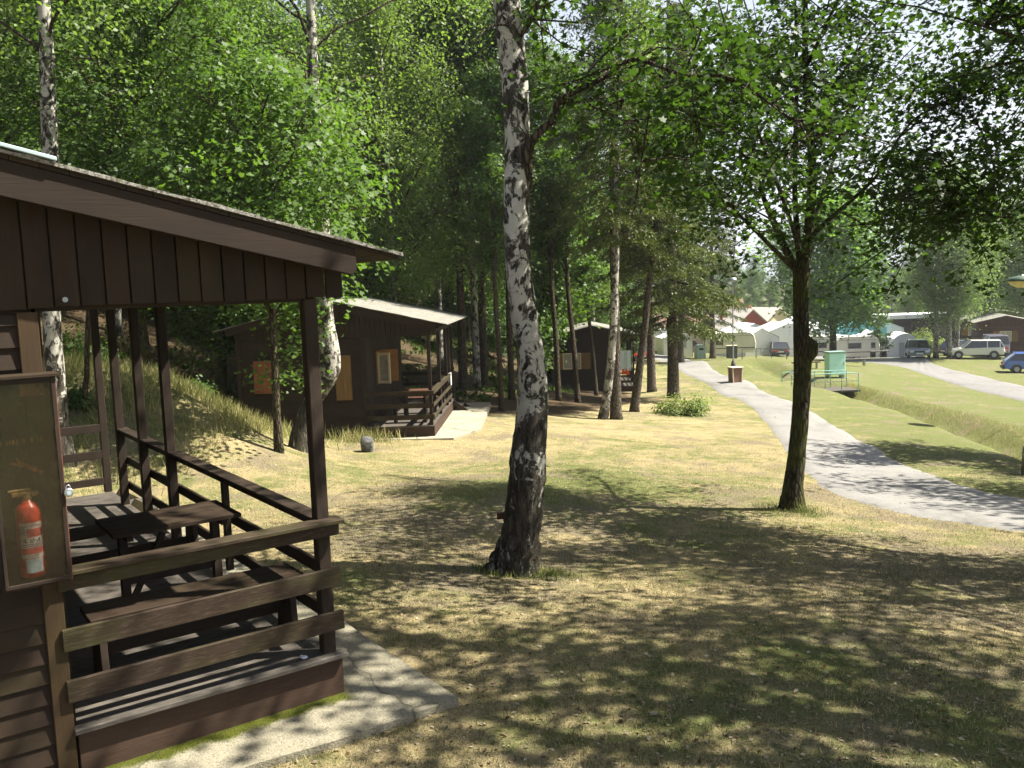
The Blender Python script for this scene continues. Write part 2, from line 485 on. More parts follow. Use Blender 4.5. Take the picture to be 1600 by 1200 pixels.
def apron_mat():
    m, nt, out = new_mat('mossy_edged_concrete'); t = NT(nt)
    pos = t.n('ShaderNodeTexCoord').outputs['Object']
    a = t.noise(pos, 2.2, 6, .65); b = t.noise(pos, 70, 3, .75); c = t.noise(pos, 6, 6, .75)
    col = t.mix(a, (.17, .155, .11), (.33, .30, .22))
    col = t.mix(t.ramp(b, [(.36, .6), (.52, 0.0)]), col, (.08, .07, .05))
    sx = t.n('ShaderNodeSeparateXYZ'); t.l(pos, sx.inputs[0])
    near = t.ramp(t.math('ADD', t.math('MULTIPLY', sx.outputs[1], 2.6), 1.0), [(.25, 0.0), (.95, 1.0)])
    mk = t.ramp(t.math('ADD', t.math('MULTIPLY', near, .62), t.math('MULTIPLY', c, .62)), [(.60, 0.0), (.74, 1.0)])
    mk = t.math('MULTIPLY', mk, t.ramp(t.math('ADD', sx.outputs[1], .5), [(.56, 1.0), (.60, 0.0)]))
    mk = t.math('MULTIPLY', mk, t.ramp(t.math('ADD', sx.outputs[0], .5), [(.50, 1.0), (.58, 0.0)]))
    col = t.mix(mk, col, t.mix(b, (.035, .045, .006), (.13, .14, .022)))
    vor = t.n('ShaderNodeTexVoronoi', feature='DISTANCE_TO_EDGE'); vor.inputs['Scale'].default_value = .62
    wv = t.n('ShaderNodeTexNoise'); wv.inputs['Scale'].default_value = 3; t.l(pos, wv.inputs['Vector']); t.l(t.mix(.25, pos, wv.outputs['Color'], 'ADD'), vor.inputs['Vector'])
    col = t.mix(t.ramp(vor.outputs['Distance'], [(.0, .7), (.007, 0.0)]), col, (.05, .045, .03))
    t.l(t.bsdf(col, .95, t.bump(t.math('ADD', b, t.math('MULTIPLY', mk, t.math('MULTIPLY', b, 3.0))), .8, .012), 0, .1), out.inputs[0])
    return m
M['apron'] = apron_mat()
M['concrete'] = concrete_mat('weathered_concrete', (.24, .22, .16), (.38, .34, .25))
M['mossy'] = concrete_mat('mossy_concrete', (.13, .12, .07), (.24, .22, .14), .9)

def felt_mat():
    m, nt, out = new_mat('roofing_felt'); t = NT(nt)
    pos = t.n('ShaderNodeNewGeometry').outputs['Position']
    a = t.noise(pos, 3.0, 7, .75); b = t.noise(pos, 45, 4, .75); c = t.noise(pos, 9, 4, .7)
    col = t.mix(a, (.13, .125, .11), (.36, .35, .31))
    col = t.mix(t.ramp(b, [(.48, 0.0), (.60, .8)]), col, (.06, .05, .035))
    col = t.mix(t.ramp(c, [(.56, 0.0), (.66, .7)]), col, (.10, .09, .045))
    t.l(t.bsdf(col, .95, t.bump(t.math('ADD', b, t.math('MULTIPLY', c, 1.0)), .8, .02), 0, .1), out.inputs[0])
    return m
M['felt'] = felt_mat()

def ground_mat():
    m, nt, out = new_mat('dry_lawn_ground'); t = NT(nt)
    pos = t.n('ShaderNodeNewGeometry').outputs['Position']
    att = t.n('ShaderNodeVertexColor', layer_name='zone')
    sep = t.n('ShaderNodeSeparateColor'); t.l(att.outputs['Color'], sep.inputs[0])
    forest, green, sand = sep.outputs[0], sep.outputs[1], sep.outputs[2]
    big = t.noise(pos, .5, 6, .7, .6); mid = t.noise(pos, 2.3, 7, .75, .5); fine = t.noise(pos, 22, 5, .75); vf = t.noise(pos, 90, 3, .8)
    straw = t.mix(fine, (.17, .135, .065), (.50, .41, .22))
    grass = t.mix(fine, (.045, .075, .018), (.17, .20, .060))
    soil = t.mix(fine, (.09, .072, .045), (.30, .25, .17))
    g = t.math('ADD', t.math('MULTIPLY', t.math('ADD', big, mid), .5), t.math('MULTIPLY', t.math('SUBTRACT', green, .5), .42))
    col = t.mix(t.ramp(g, [(.46, 0.0), (.58, .9)]), straw, grass)
    s = t.noise(pos, .8, 6, .7)
    sf = t.math('ADD', s, t.math('MULTIPLY', t.math('SUBTRACT', sand, .3), .35))
    col = t.mix(t.ramp(sf, [(.50, 0.0), (.62, .9)]), col, soil)
    litter = t.mix(fine, (.036, .025, .015), (.105, .072, .042))
    col = t.mix(t.ramp(t.math('ADD', forest, t.math('MULTIPLY', t.math('SUBTRACT', mid, .5), .6)), [(.4, 0.0), (.6, 1.0)]), col, litter)
    col = t.mix(t.ramp(vf, [(.34, .8), (.50, 0.0)]), col, (.05, .038, .020))
    col = t.mix(t.ramp(t.noise(pos, 38, 4, .8), [(.36, .7), (.5, 0.0)]), col, (.085, .068, .036))
    pk = t.noise(pos, 48, 2, .6)
    col = t.mix(t.ramp(pk, [(.68, 0.0), (.72, .75)]), col, (.50, .44, .34))
    h = t.math('ADD', t.math('MULTIPLY', vf, .6), t.math('ADD', fine, t.math('MULTIPLY', mid, .8)))
    t.l(t.bsdf(col, .95, t.bump(h, .85, .035), 0, .08), out.inputs[0])
    return m
M['ground'] = ground_mat()

def asphalt_mat(name, c1, c2):
    m, nt, out = new_mat(name); t = NT(nt)
    pos = t.n('ShaderNodeNewGeometry').outputs['Position']
    a = t.noise(pos, .9, 6, .7); b = t.noise(pos, 55, 3, .8); c = t.noise(pos, 4, 5, .7)
    col = t.mix(t.math('MULTIPLY', t.math('ADD', a, c), .5), c1, c2)
    col = t.mix(t.ramp(b, [(.35, .6), (.52, 0.0)]), col, tuple(x * .55 for x in c1))
    col = t.mix(t.ramp(c, [(.56, 0.0), (.70, .55)]), col, (.26, .22, .15))
    d = t.noise(pos, .45, 5, .75, .8); col = t.mix(t.ramp(d, [(.50, 0.0), (.62, .45)]), col, tuple(x * .6 for x in c1))

    t.l(t.bsdf(col, .9, t.bump(b, .5, .01), 0, .2), out.inputs[0])
    return m
M['path'] = asphalt_mat('grey_path', (.15, .145, .135), (.25, .24, .225))
M['road'] = asphalt_mat('grey_road', (.14, .135, .13), (.22, .215, .205))
# ---------------------------------------------------------------- the ground sheet, path and roads
def smooth_line(pts, n=8):
    out = []
    P = [Vector(p) for p in pts]
    for i in range(len(P) - 1):
        p0 = P[max(i - 1, 0)]; p1 = P[i]; p2 = P[i + 1]; p3 = P[min(i + 2, len(P) - 1)]
        for k in range(n):
            t = k / n
            out.append(.5 * ((2 * p1) + (p2 - p0) * t + (2 * p0 - 5 * p1 + 4 * p2 - p3) * t * t + (3 * p1 - p0 - 3 * p2 + p3) * t ** 3))
    out.append(P[-1]); return out

path_L = [(1010, 556), (1040, 566), (1072, 586), (1112, 606), (1179, 643), (1226, 704), (1288, 764), (1400, 800), (1600, 834), (1900, 890)]
path_R = [(1030, 554), (1078, 562), (1128, 584), (1180, 602), (1270, 642), (1352, 690), (1425, 730), (1520, 763), (1600, 780), (1900, 835)]
road_U = [(1950, 672), (1750, 632), (1600, 604), (1505, 582), (1450, 563), (1425, 554), (1330, 552), (1250, 550)]
road_L = [(1950, 755), (1750, 672), (1600, 627), (1520, 609), (1456, 589), (1397, 572), (1330, 565), (1250, 560)]
spur_U = [(1432, 553), (1436, 545), (1446, 540), (1475, 536)]
spur_L = [(1395, 562), (1398, 549), (1412, 541), (1440, 534)]
def strip_world(A, B, n=18):
    a = smooth_line([ground_hit(u, v) for u, v in A], n); b = smooth_line([ground_hit(u, v) for u, v in B], n)
    return a, b
strips = {}
def make_strip(name, A, B, mat, lift, seed, across=6, wob=.08):
    a, b = strip_world(A, B)
    rng = random.Random(seed); mb = MB(); rows = []
    TT = [0, .03, .2, .4, .6, .8, .97, 1.0]; across = 7
    wa = wb = 0
    for i in range(len(a)):
        wa = wa * .55 + rng.uniform(-wob, wob); wb = wb * .55 + rng.uniform(-wob, wob)
        d = (b[i] - a[i]); L = max(d.length, .01)
        p = a[i] + d * (wa / L); q = b[i] + d * (wb / L)
        rows.append([p.lerp(q, k) for k in TT])
    for r in range(len(rows)):
        for k in range(across + 1):
            x, y = rows[r][k].x, rows[r][k].y
            rows[r][k] = Vector((x, y, 0))
    allp = np.array([[p.x, p.y] for r in rows for p in r]); hz = H(allp[:, 0], allp[:, 1])
    w = across + 1
    for i, (x, y) in enumerate(allp): mb.v.append((x, y, hz[i] + (lift if 0 < i % w < across else -.03)))
    for r in range(len(rows) - 1):
        for k in range(across):
            f = (r * w + k, r * w + k + 1, (r + 1) * w + k + 1, (r + 1) * w + k)
            mb.f.append(f); mb.m.append(0); mb.uv += [(allp[i][0], allp[i][1]) for i in f]
    o = mb.build(name, M[mat], fix=False, smooth=True)
    me = o.data
    if me.polygons[0].normal.z < 0: me.flip_normals()
    tag(o, kind='structure')
    strips[name] = ([(p.x, p.y) for p in (x[across // 2] for x in rows)], a, b)
    return o
make_strip('path', path_L, path_R, 'path', .014, 3)
make_strip('road', road_U, road_L, 'road', .03, 4, wob=.2)
make_strip('side_road', spur_U, spur_L, 'road', .036, 5, wob=.2)

def make_ground():
    def axis(lim_lo, lim_hi, n, k, c=0):
        t = np.linspace(-1, 1, n)
        s = np.sinh(t * k) / np.sinh(k)
        return c + np.where(s < 0, -s * lim_lo, s * lim_hi)
    xs = np.sort(axis(-900, 900, 330, 5.2, 2.5)); ys = np.sort(axis(-160, 1400, 420, 5.6, 9))
    X, Y = np.meshgrid(xs, ys)
    x = X.ravel(); y = Y.ravel()
    z = np.where(np.hypot(x, y) < 420, H(x, y), 0)
    far = np.hypot(x - 20, y - 40)
    zz = base_h(x, y)
    k = np.clip((far - 110) / 60, 0, 1); k = k * k * (3 - 2 * k)
    z = np.where(np.hypot(x, y) < 420, z, zz) * (1 - k) + (-6.3 + 26 * np.clip((-x - 6 + 0 * y) / 120, 0, 1)) * k
    # the paving lies in the turf: lower the sheet a little beneath it
    for nm, wd in (('path', 1.1), ('road', 1.6)):
        c, a, b = strips[nm]
        d = polydist(x, y, c)
        z = z - .014 * np.clip(1.3 - d / wd, 0, 1)
    nx, ny = len(xs), len(ys)
    idx = np.arange(nx * ny).reshape(ny, nx)
    f = np.stack([idx[:-1, :-1], idx[:-1, 1:], idx[1:, 1:], idx[1:, :-1]], -1).reshape(-1, 4)
    me = bpy.data.meshes.new('ground')
    me.vertices.add(len(x)); me.vertices.foreach_set('co', np.stack([x, y, z], -1).astype(np.float32).ravel())
    me.loops.add(f.size); me.loops.foreach_set('vertex_index', f.ravel().astype(np.int32))
    me.polygons.add(len(f)); me.polygons.foreach_set('loop_start', np.arange(0, f.size, 4, dtype=np.int32))
    me.polygons.foreach_set('loop_total', np.full(len(f), 4, dtype=np.int32))
    me.polygons.foreach_set('use_smooth', np.ones(len(f), bool))
    me.update(); me.validate()
    fo, gr, sa = zones(x, y)
    ca = me.color_attributes.new('zone', 'FLOAT_COLOR', 'POINT')
    ca.data.foreach_set('color', np.stack([fo, gr, sa, np.ones_like(fo)], -1).astype(np.float32).ravel())
    me.materials.append(M['ground'])
    o = bpy.data.objects.new('ground', me); scene.collection.objects.link(o)
    tag(o, kind='structure')
def zones(x, y):
    """litter under the wood, greener turf, bare trodden soil"""
    edge = np.interp(y, [-20, 5, 14, 22, 30, 36, 45, 60, 90], [-14, -12, -9.5, -6.5, 1.5, 5.5, 6.0, 5, 3])
    fo = np.clip((edge - x) / 2.0 + .5, 0, 1)
    bank = np.exp(-(((x + 9.5) / 3.5) ** 2 + ((y - 18) / 5) ** 2))
    fo = fo * (1 - .95 * np.clip(bank * 1.6, 0, 1))
    gr = np.clip(.45 + .35 * np.clip((x - 6) / 8, 0, 1) + .3 * bank, 0, 1)
    for cx, cy_, r in ((1.0, 15.5, 3.2), (6.0, 9.0, 2.0), (2.0, 5.5, 1.2), (14, 22, 5)):
        gr = np.clip(gr + .3 * np.exp(-((x - cx) ** 2 + (y - cy_) ** 2) / r ** 2), 0, 1)
    sa = .25 + .5 * np.exp(-((x - 5.5) ** 2 / 9 + (y - 8.5) ** 2 / 14)) + .45 * np.exp(-((x + 1.0) ** 2 / 3 + (y - 11.5) ** 2 / 10)) + .35 * np.exp(-((x - 5.5) ** 2 / 4 + (y - 15.0) ** 2 / 3))
    return fo, gr, np.clip(sa, 0, 1)
make_ground()

# ---------------------------------------------------------------- cabins
# local frame: x to the right along the gable, y away, z up; origin = ground below the porch's near right corner
def hboards(mb, x0, x1, z0, z1, y, h=.115, th=.018, holes=(), rng=random):
    """lapped horizontal siding on the plane y (facing -y)"""
    z = z0
    while z < z1 - .01:
        t = min(z + h, z1)
        segs = [(x0, x1)]
        for (a, b, c, d) in holes:
            if t > c + .01 and z < d - .01:
                ns = []
                for s0, s1 in segs:
                    if b <= s0 or a >= s1: ns.append((s0, s1)); continue
                    if a > s0: ns.append((s0, a))
                    if b < s1: ns.append((b, s1))
                segs = ns
        for s0, s1 in segs:
            j = rng.uniform(-.002, .002)
            c8 = []
            for zz, off in ((z - .008, th + .006), (t, th * .35)):
                for (xx, yy) in ((s0, y - off + j), (s1, y - off + j), (s1, y), (s0, y)):
                    c8.append((xx, yy, zz))
            mb.hexa(c8, s1 - s0, h, th)
        z = t
def vboards(mb, fixed, a0, a1, z0, ztop, w=.13, th=.02, axis='x', sgn=-1, holes=(), rng=random):
    """upright boards; ztop(a) gives the top; axis = direction the boards are laid out along"""
    a = a0
    while a < a1 - .02:
        b = min(a + w, a1); g = .005
        zt = min(ztop(a + g), ztop(b - g)); j = rng.uniform(0, .008); zb = z0 + rng.uniform(-.006, .006)
        spans = [(zb, None)]
        for (ha, hb, hc, hd) in holes:
            if b > ha + .02 and a < hb - .02:
                spans = [(zb, hc), (hd, None)]
        for lo, hi in spans:
            zs = []
            for base in (0, 1):
                for (aa, ff) in ((a + g, 0), (b - g, 0), (b - g, 1), (a + g, 1)):
                    if base == 0: zz = lo
                    else: zz = ztop(aa) if hi is None else hi
                    f = fixed + (sgn * (th + j) if ff == 0 else 0)
                    zs.append((aa, f, zz) if axis == 'x' else (f, aa, zz))
            o = (rng.random() * 40, rng.random() * 40)
            c = zs
            # remap so that the grain (L) runs upright
            c8 = [c[0], c[4], c[5], c[1], c[3], c[7], c[6], c[2]]
            mb.hexa(c8, (c[4][2] - c[0][2]), w, th, 0, o)
        a = b

def make_cabin(label, group, origin, heading, W=5.0, wp=1.6, D=6.5, fz=.30, post_y=(0, 3.5, 4.55, 5.6, 6.5), beam_z=2.33, pitch=.235,
               near_over=.24, seed=1, near=False, windows=(), porch_window=True, slab=None, tone='wood', porch=True, half_post=(1.95,), steps=True):
    rng = random.Random(seed)
    root = thing('cabin', label, 'cabin', origin, heading, group)
    bv = .004 if near else 0
    wood = M[tone]
    xl = -W; xs_ = -wp if porch else 0.0       # enclosed part spans xl..xs_
    xm = -W / 2
    eave_over = .47
    def rz(x):                                  # underside of the roof
        return fz + 2.58 - .06 + pitch * (eave_over - (x if x > xm else 2 * xm - x)) 
    # foundation
    mb = MB(); mb.box((xl + .05, .04, -.9), (-.02, D - .05, fz - .14)); mb.build('foundation', M['mossy'], root)
    # porch floor + skirting
    if porch:
        mb = MB(); n = int(D / .19); w = (D - .03) / n
        for i in range(n):
            y0_ = .03 + i * w
            mb.box((-wp, y0_ + .0012, fz - .035 + rng.uniform(-.001, .001)), (.0, y0_ + w - .0012, fz))
        mb.beam((-wp, -.02, fz - .012), (.05, -.02, fz - .012), .10, .030)
        mb.build('porch_floor', M['wood_floor'], root, bevel=bv)
        mb = MB(); mb.box((-wp + .02, -.018, fz - .30), (.03, .014, fz - .035)); mb.box((.002, .016, fz - .30), (.032, D, fz - .037))
        mb.build('skirt_board', M['wood_skirt'], root, bevel=bv)
    # near gable wall
    zl = fz - .28
    holes = [(w_[0], w_[1], fz + w_[2], fz + w_[3]) for w_ in windows]
    mb = MB(); hboards(mb, xl + .09, xs_ - .09, zl, fz + 2.30, 0, holes=holes, rng=rng)
    # backing sheet (with openings kept shut by the windows)
    mb.box((xl + .02, .012, zl), (xs_ - .02, .05, fz + 2.33))
    vboards(mb, 0, xl - .02, .17 if porch else .02, fz + 2.33, lambda x: rz(x) - .01, rng=rng)
    mb.extrude([(xl + .05, fz + 2.34), ((-.02), fz + 2.34), (-.02, rz(-.02) - .02), (xm, rz(xm) - .02), (xl + .05, rz(xl + .05) - .02)], 1, .004, .04)
    mb.build('gable_wall', wood, root, bevel=bv * .6)
    for x in (xl + .045, xs_ - .045):
        mb = MB(); mb.beam((x, -.022, zl - .05), (x, -.022, fz + 2.31), .10, .03, (0, 1, 0))
        mb.build('corner_trim', M['wood_trim'] if near else wood, root, bevel=bv)
    # porch wall, left wall, back wall
    mb = MB()
    ph = [(1.35, 2.15, fz + .95, fz + 1.85)] if porch_window else []
    mb.box((xs_ - .05, .055, zl), (xs_ - .012, D - .05, fz + 2.45))
    vboards(mb, xs_, .02, D - .02, zl, lambda y: fz + 2.45, axis='y', sgn=1, holes=ph, rng=rng)
    mb.build('porch_wall' if porch else 'side_wall', wood, root)
    mb = MB()
    mb.box((xl + .012, .055, zl), (xl + .05, D - .05, rz(xl) - .03)); vboards(mb, xl, .02, D - .02, zl, lambda y: rz(xl) - .03, axis='y', sgn=-1, rng=rng)
    mb.build('side_wall', wood, root)
    mb = MB()
    mb.box((xl + .02, D - .05, zl), (xs_ - .02, D - .012, fz + 2.33))
    mb.extrude([(xl + .05, fz + 2.34), (-.02, fz + 2.34), (-.02, rz(-.02) - .02), (xm, rz(xm) - .02), (xl + .05, rz(xl + .05) - .02)], 1, D - .045, D - .01)
    vboards(mb, D, xl, xs_, zl, lambda x: fz + 2.32, axis='x', sgn=1, rng=rng)
    vboards(mb, D, xl, 0, fz + 2.33, lambda x: rz(x) - .01, axis='x', sgn=1, rng=rng)
    mb.build('back_wall', wood, root)
    # beams and posts
    if porch:
        mb = MB(); mb.box((-.085, .05, fz + beam_z - .01), (.0, D, fz + beam_z + .10)); mb.box((-wp, .045, fz + beam_z - .02), (-.09, .10, fz + beam_z + .08))
        mb.build('porch_beam', M['wood_post'], root, bevel=bv)
        for y in post_y:
            mb = MB(); mb.beam((-.045, y + .045, fz), (-.045, y + .045, fz + beam_z), .085, .085, (0, 1, 0))
            mb.build('post', M['wood_post'], root, bevel=bv * 1.5)
        ylast = post_y[-2]
        for y in half_post:
            mb = MB(); mb.beam((-.05, y, fz + .1), (-.05, y, fz + .86), .055, .05, (0, 1, 0)); mb.build('baluster', M['wood_post'], root, bevel=bv)
        # rails of the near end, nailed outside the posts
        for i, (z0, z1) in enumerate(((.80, .88), (.46, .585), (.17, .295))):
            mb = MB(); mb.beam((xs_ - .02, -.045 - .002 * i, fz + (z0 + z1) / 2 + rng.uniform(-.01, .01)), (.035, -.045 - .002 * i, fz + (z0 + z1) / 2), z1 - z0, .03, (0, 1, 0))
            if i == 0: mb.beam((xs_ + .02, -.03, fz + .893), (.06, -.03, fz + .893), .13, .026)
            mb.build('rail', M['wood_rail'], root, bevel=bv)
        # rails of the long side
        for i, (z0, z1) in enumerate(((.79, .875), (.47, .56), (.17, .26))):
            mb = MB(); mb.beam((.018, .09, fz + (z0 + z1) / 2), (.018, ylast + .08, fz + (z0 + z1) / 2), z1 - z0, .03, (1, 0, 0))
            if i == 0: mb.beam((-.02, .05, fz + .886), (-.02, ylast + .09, fz + .886), .12, .02)
            mb.build('rail', M['wood_post'] if near else M['wood_rail'], root, bevel=bv)
        for (z0, z1) in ((.76, .86), (.43, .53), (.10, .19)):
            mb = MB(); mb.beam((xs_ + .02, D + .02, fz + (z0 + z1) / 2), (-.02, D + .02, fz + (z0 + z1) / 2), z1 - z0, .03, (0, 1, 0)); mb.build('rail', M['wood_post'], root, bevel=bv)
        if steps:
            y0, y1 = post_y[-2] + .12, post_y[-1] - .06
            s = thing('steps', None, None); s.parent = root
            for k in range(2):
                mb = MB(); mb.box((.05 + .26 * k, y0, fz - .16 - .17 * k), (.33 + .26 * k, y1, fz - .12 - .17 * k)); mb.build('step', M['wood_floor'], s)
            for y in (y0 - .03, y1 + .01):
                mb = MB(); mb.beam((.03, y, fz - .02), (.80, y, fz - .58), .03, .14, (.55, 0, .83)); mb.build('stringer', M['wood_rail'], s)
    # windows
    for (x0, x1, z0, z1, kind) in windows:
        wdw = thing('window', None, None, (0, 0, 0)); wdw.parent = root
        z0 += fz; z1 += fz; fr = M['shutter_dull']
        mb = MB()
        for (a, b, c, d) in ((x0, x1, z0, z0 + .05), (x0, x1, z1 - .05, z1), (x0, x0 + .05, z0 + .052, z1 - .052), (x1 - .05, x1, z0 + .052, z1 - .052)):
            mb.box((a, -.045, c), (b, .0, d))
        if kind == 'pane': 
            xc = (x0 + x1) / 2; mb.box((xc - .03, -.040, z0 + .055), (xc + .03, .0, z1 - .055))
        mb.build('frame', M['cream'] if kind == 'pane' else fr, wdw)
        if kind == 'pane':
            mb = MB(); mb.box((x0 + .04, -.012, z0 + .04), (x1 - .04, .002, z1 - .04)); mb.build('pane', M['pane'], wdw)
            mb = MB(); mb.box((x0 - .52, -.075, z0 + .0), (x0 - .03, -.05, z1)); mb.build('shutter', M['shutter'], wdw)
            mb = MB(); mb.box((x1 + .03, -.075, z0 + .0), (x1 + .48, -.05, z1)); mb.build('shutter', M['shutter_dull'], wdw)
        else:
            mb = MB(); vb = (x1 - x0 - .03) / 4
            for k in range(4):
                mb.beam((x0 + .015 + vb * (k + .5), -.055, z0 + .015), (x0 + .015 + vb * (k + .5), -.055, z1 - .015), vb - .006, .022, (0, 1, 0))
            mb.build('shutter', M[kind], wdw)
    if porch_window:
        wdw = thing('window', None, None); wdw.parent = root
        y0, y1, z0, z1 = 1.35, 2.15, fz + .95, fz + 1.85
        mb = MB()
        for (a, b, c, d) in ((y0, y1, z0, z0 + .05), (y0, y1, z1 - .05, z1), (y0, y0 + .05, z0 + .052, z1 - .052), (y1 - .05, y1, z0 + .052, z1 - .052)):
            mb.box((xs_, a, c), (xs_ + .04, b, d))
        mb.build('frame', M['shutter'], wdw)
        mb = MB(); mb.box((xs_ + .003, y0 + .04, z0 + .04), (xs_ + .012, y1 - .04, z1 - .04)); mb.build('pane', M['glass'], wdw)
        sx = xs_ + .045
        ca = Vector((sx, y0 + .10, 0)); cb = Vector((sx + .36, y0 - .0, 0))
        mb = MB()
        for tz0, tz1 in ((z0 + .03, z0 + .10), (z1 - .10, z1 - .03)):
            mb.beam(ca + Vector((0, 0, (tz0 + tz1) / 2)), cb + Vector((0, 0, (tz0 + tz1) / 2)), .07, .035, (.25, 1, 0))
        for q in (ca.lerp(cb, .08), ca.lerp(cb, .92)):
            mb.beam(q + Vector((0, 0, z0 + .10)), q + Vector((0, 0, z1 - .10)), .06, .035, (.25, 1, 0))
        cas = mb.build('casement', M['cream'], wdw)
        mb = MB(); mb.beam(ca.lerp(cb, .1) + Vector((0, .02, (z0 + z1) / 2)), ca.lerp(cb, .9) + Vector((0, .02, (z0 + z1) / 2)), .74, .006, (.25, 1, 0)); mb.build('pane', M['pane'], wdw)
        mb = MB(); mb.beam((sx, y1 + .02, (z0 + z1) / 2), (sx + .42, y1 + .20, (z0 + z1) / 2), .90, .03, (-.4, 1, 0)); mb.build('shutter', M['shutter'], wdw)
    # roof: felt sheets, boards below, rafters at the gables
    rf = thing('roof', None, None); rf.parent = root
    y0, y1 = -near_over, D + .3
    th = .035
    mb = MB(); nseg = 26 if near else 8
    for side in (1, -1):
        xa = xm; xb = eave_over if side == 1 else 2 * xm - eave_over
        xb += (.02 * side)
        for k in range(nseg):
            ya = y0 + (y1 - y0) * k / nseg; yb = y0 + (y1 - y0) * (k + 1) / nseg
        nx = 40 if near else 14
        prof_top = []; prof_bot = []
        for k in range(nx + 1):
            x = xa + (xb - xa) * k / nx
            zt = rz(x) + .062 + .018 + (rng.uniform(-.004, .006) if near else rng.uniform(-.006, .010))
            prof_top.append((x, zt)); prof_bot.append((x, rz(x) + .062))
        mb.extrude(prof_top + prof_bot[::-1], 1, y0 - .02, y1 + .02)
    mb.build('roofing_felt', M['felt'], rf)
    mb = MB()
    nb = 22
    for side in (1, -1):
        ex = eave_over if side == 1 else 2 * xm - eave_over
        for k in range(nb):
            xa = xm + (ex - xm) * k / nb; xb = xm + (ex - xm) * (k + 1) / nb - .004 * side
            c = []
            for up in (0, 1):
                for (x, y) in ((xa, y0), (xa, y1), (xb, y1), (xb, y0)):
                    c.append((x, y, rz(x) + .036 + .024 * up))
            mb.hexa([c[0], c[1], c[2], c[3], c[4], c[5], c[6], c[7]], y1 - y0, .13, .02)
    mb.build('roof_boards', wood, rf)
    for yy in (y0 + .03, D + .24):
        for side in (1, -1):
            ex = (eave_over - .30) if side == 1 else 2 * xm - (eave_over - .30)
            mb = MB()
            x0_, x1_ = (xm, ex)
            mb.extrude([(x0_, rz(x0_) + .034), (x1_, rz(x1_) + .034), (x1_, rz(x1_) - .10), (x1_ - .03 * side, rz(x1_) - .125), (x0_, rz(x0_) - .16)], 1, yy - .025, yy + .025)
            mb.build('bargeboard', M['wood_barge'] if near else wood, rf, bevel=bv)
    mb = MB()
    k = 0
    y = .9
    while y < D:
        for side in (1, -1):
            ex = (eave_over - .06) if side == 1 else 2 * xm - (eave_over - .06)
            mb.extrude([(xm, rz(xm) + .034), (ex, rz(ex) + .034), (ex, rz(ex) - .03), (xm, rz(xm) - .06)], 1, y - .025, y + .025)
        y += .95
    mb.build('rafters', wood, rf)
    if near:
        # zinc strip over the upper part of the verge, and its little screw
        a, b = xm, -1.48
        mb = MB()
        c = []
        for up in (0, 1):
            for (x, y) in ((a, y0 - .035), (a, y0 + .5), (b, y0 + .5), (b, y0 - .035)):
                c.append((x, y, rz(x) + .088 + .02 * up))
        mb.hexa(c, 1, .5, .01)
        mb.build('zinc_flashing', M['flash'], rf, bevel=.003)
    return root, fz, D

cornerP = at_height(527, 1018, .45)
HEAD1 = rad(90 - 54.2)
g1 = cornerP.z - .30
cabin1, f1, D1 = make_cabin('dark cabin nearest the camera with open railed porch and zinc strip on its roof', None,
    (cornerP.x, cornerP.y, .15), HEAD1, near=True, seed=11, porch_window=False)
# concrete apron of the near cabin: a cast slab following the ground, top proud of the soil
def slab_on(name_label, root, outline, z_top, mat='concrete', lab=None):
    mb = MB()
    mb.extrude(outline, 2, z_top - .25, z_top)
    o = mb.build('concrete_apron', M[mat], root)
    return o
def loc1(u, v, z):
    p = at_height(u, v, z)
    q = cabin1.matrix_basis.inverted() @ p if False else Matrix.Rotation(-HEAD1, 3, 'Z') @ (p - Vector((cornerP.x, cornerP.y, .15)))
    return (q.x, q.y)
zs = .17
pA = loc1(716, 1090, zs); pB = loc1(540, 972, zs)
rng = random.Random(5)
ol = [(pA[0] + .0, pA[1]), (pA[0] + .01, .8), (pB[0], pB[1]), (pB[0] + .03, 3.2), (pB[0] - .02, 6.9), (-.05, 6.9), (-.05, .1), (-4.9, .1), (-5.2, -.5), (-2.4, -.48), loc1(240, 1250, zs), loc1(394, 1200, zs - .02), loc1(517, 1162, zs - .01), loc1(610, 1128, zs)]
slab_on('', cabin1, ol, zs - .15, 'apron')


mb = MB(); mb.tube([(-1.46, -.052, .30 + 2.37), (-1.46, -.03, .30 + 2.37)], [.014, .014], 14); mb.tube([(-1.46, -.056, .30 + 2.37), (-1.46, -.05, .30 + 2.37)], [.005, .005], 8)
mb.build('round_fixing', M['metal'], cabin1)

C2 = at_height(678, 683, -.95)
cabin2, f2, D2 = make_cabin('middle cabin with sunlit felt roof, open orange shutters and a boulder before its porch', None,
    (C2.x, C2.y, -.96), rad(-2), W=5.0, wp=1.68, D=5.8, fz=.32, post_y=(0, 2.1, 3.9, 4.7, 5.7), half_post=(1.05, 3.0), seed=22,
    windows=((-4.58, -4.10, .95, 1.80, 'shutter_red'), (-2.46, -2.05, .72, 1.88, 'shutter_dull')))
slab_on('', cabin2, [(-1.9, -.35), (.55, -.4), (1.15, 1.0), (1.1, 6.6), (-.05, 6.6), (-.05, .1), (-1.9, .1)], .04)

C3 = at_depth(992, 613, 46.5)
cabin3, f3, D3 = make_cabin('farther cabin behind the row of trunks with white towel and curtained window', None,
    (C3.x, C3.y, C3.z), rad(-4), W=4.3, wp=1.15, D=5.5, fz=.35, post_y=(0, 2.0, 3.6, 4.5, 5.4), half_post=(1.0, 2.8), seed=33, tone='wood',
    windows=((-3.72, -2.75, .95, 1.80, 'pane'),), porch_window=False)

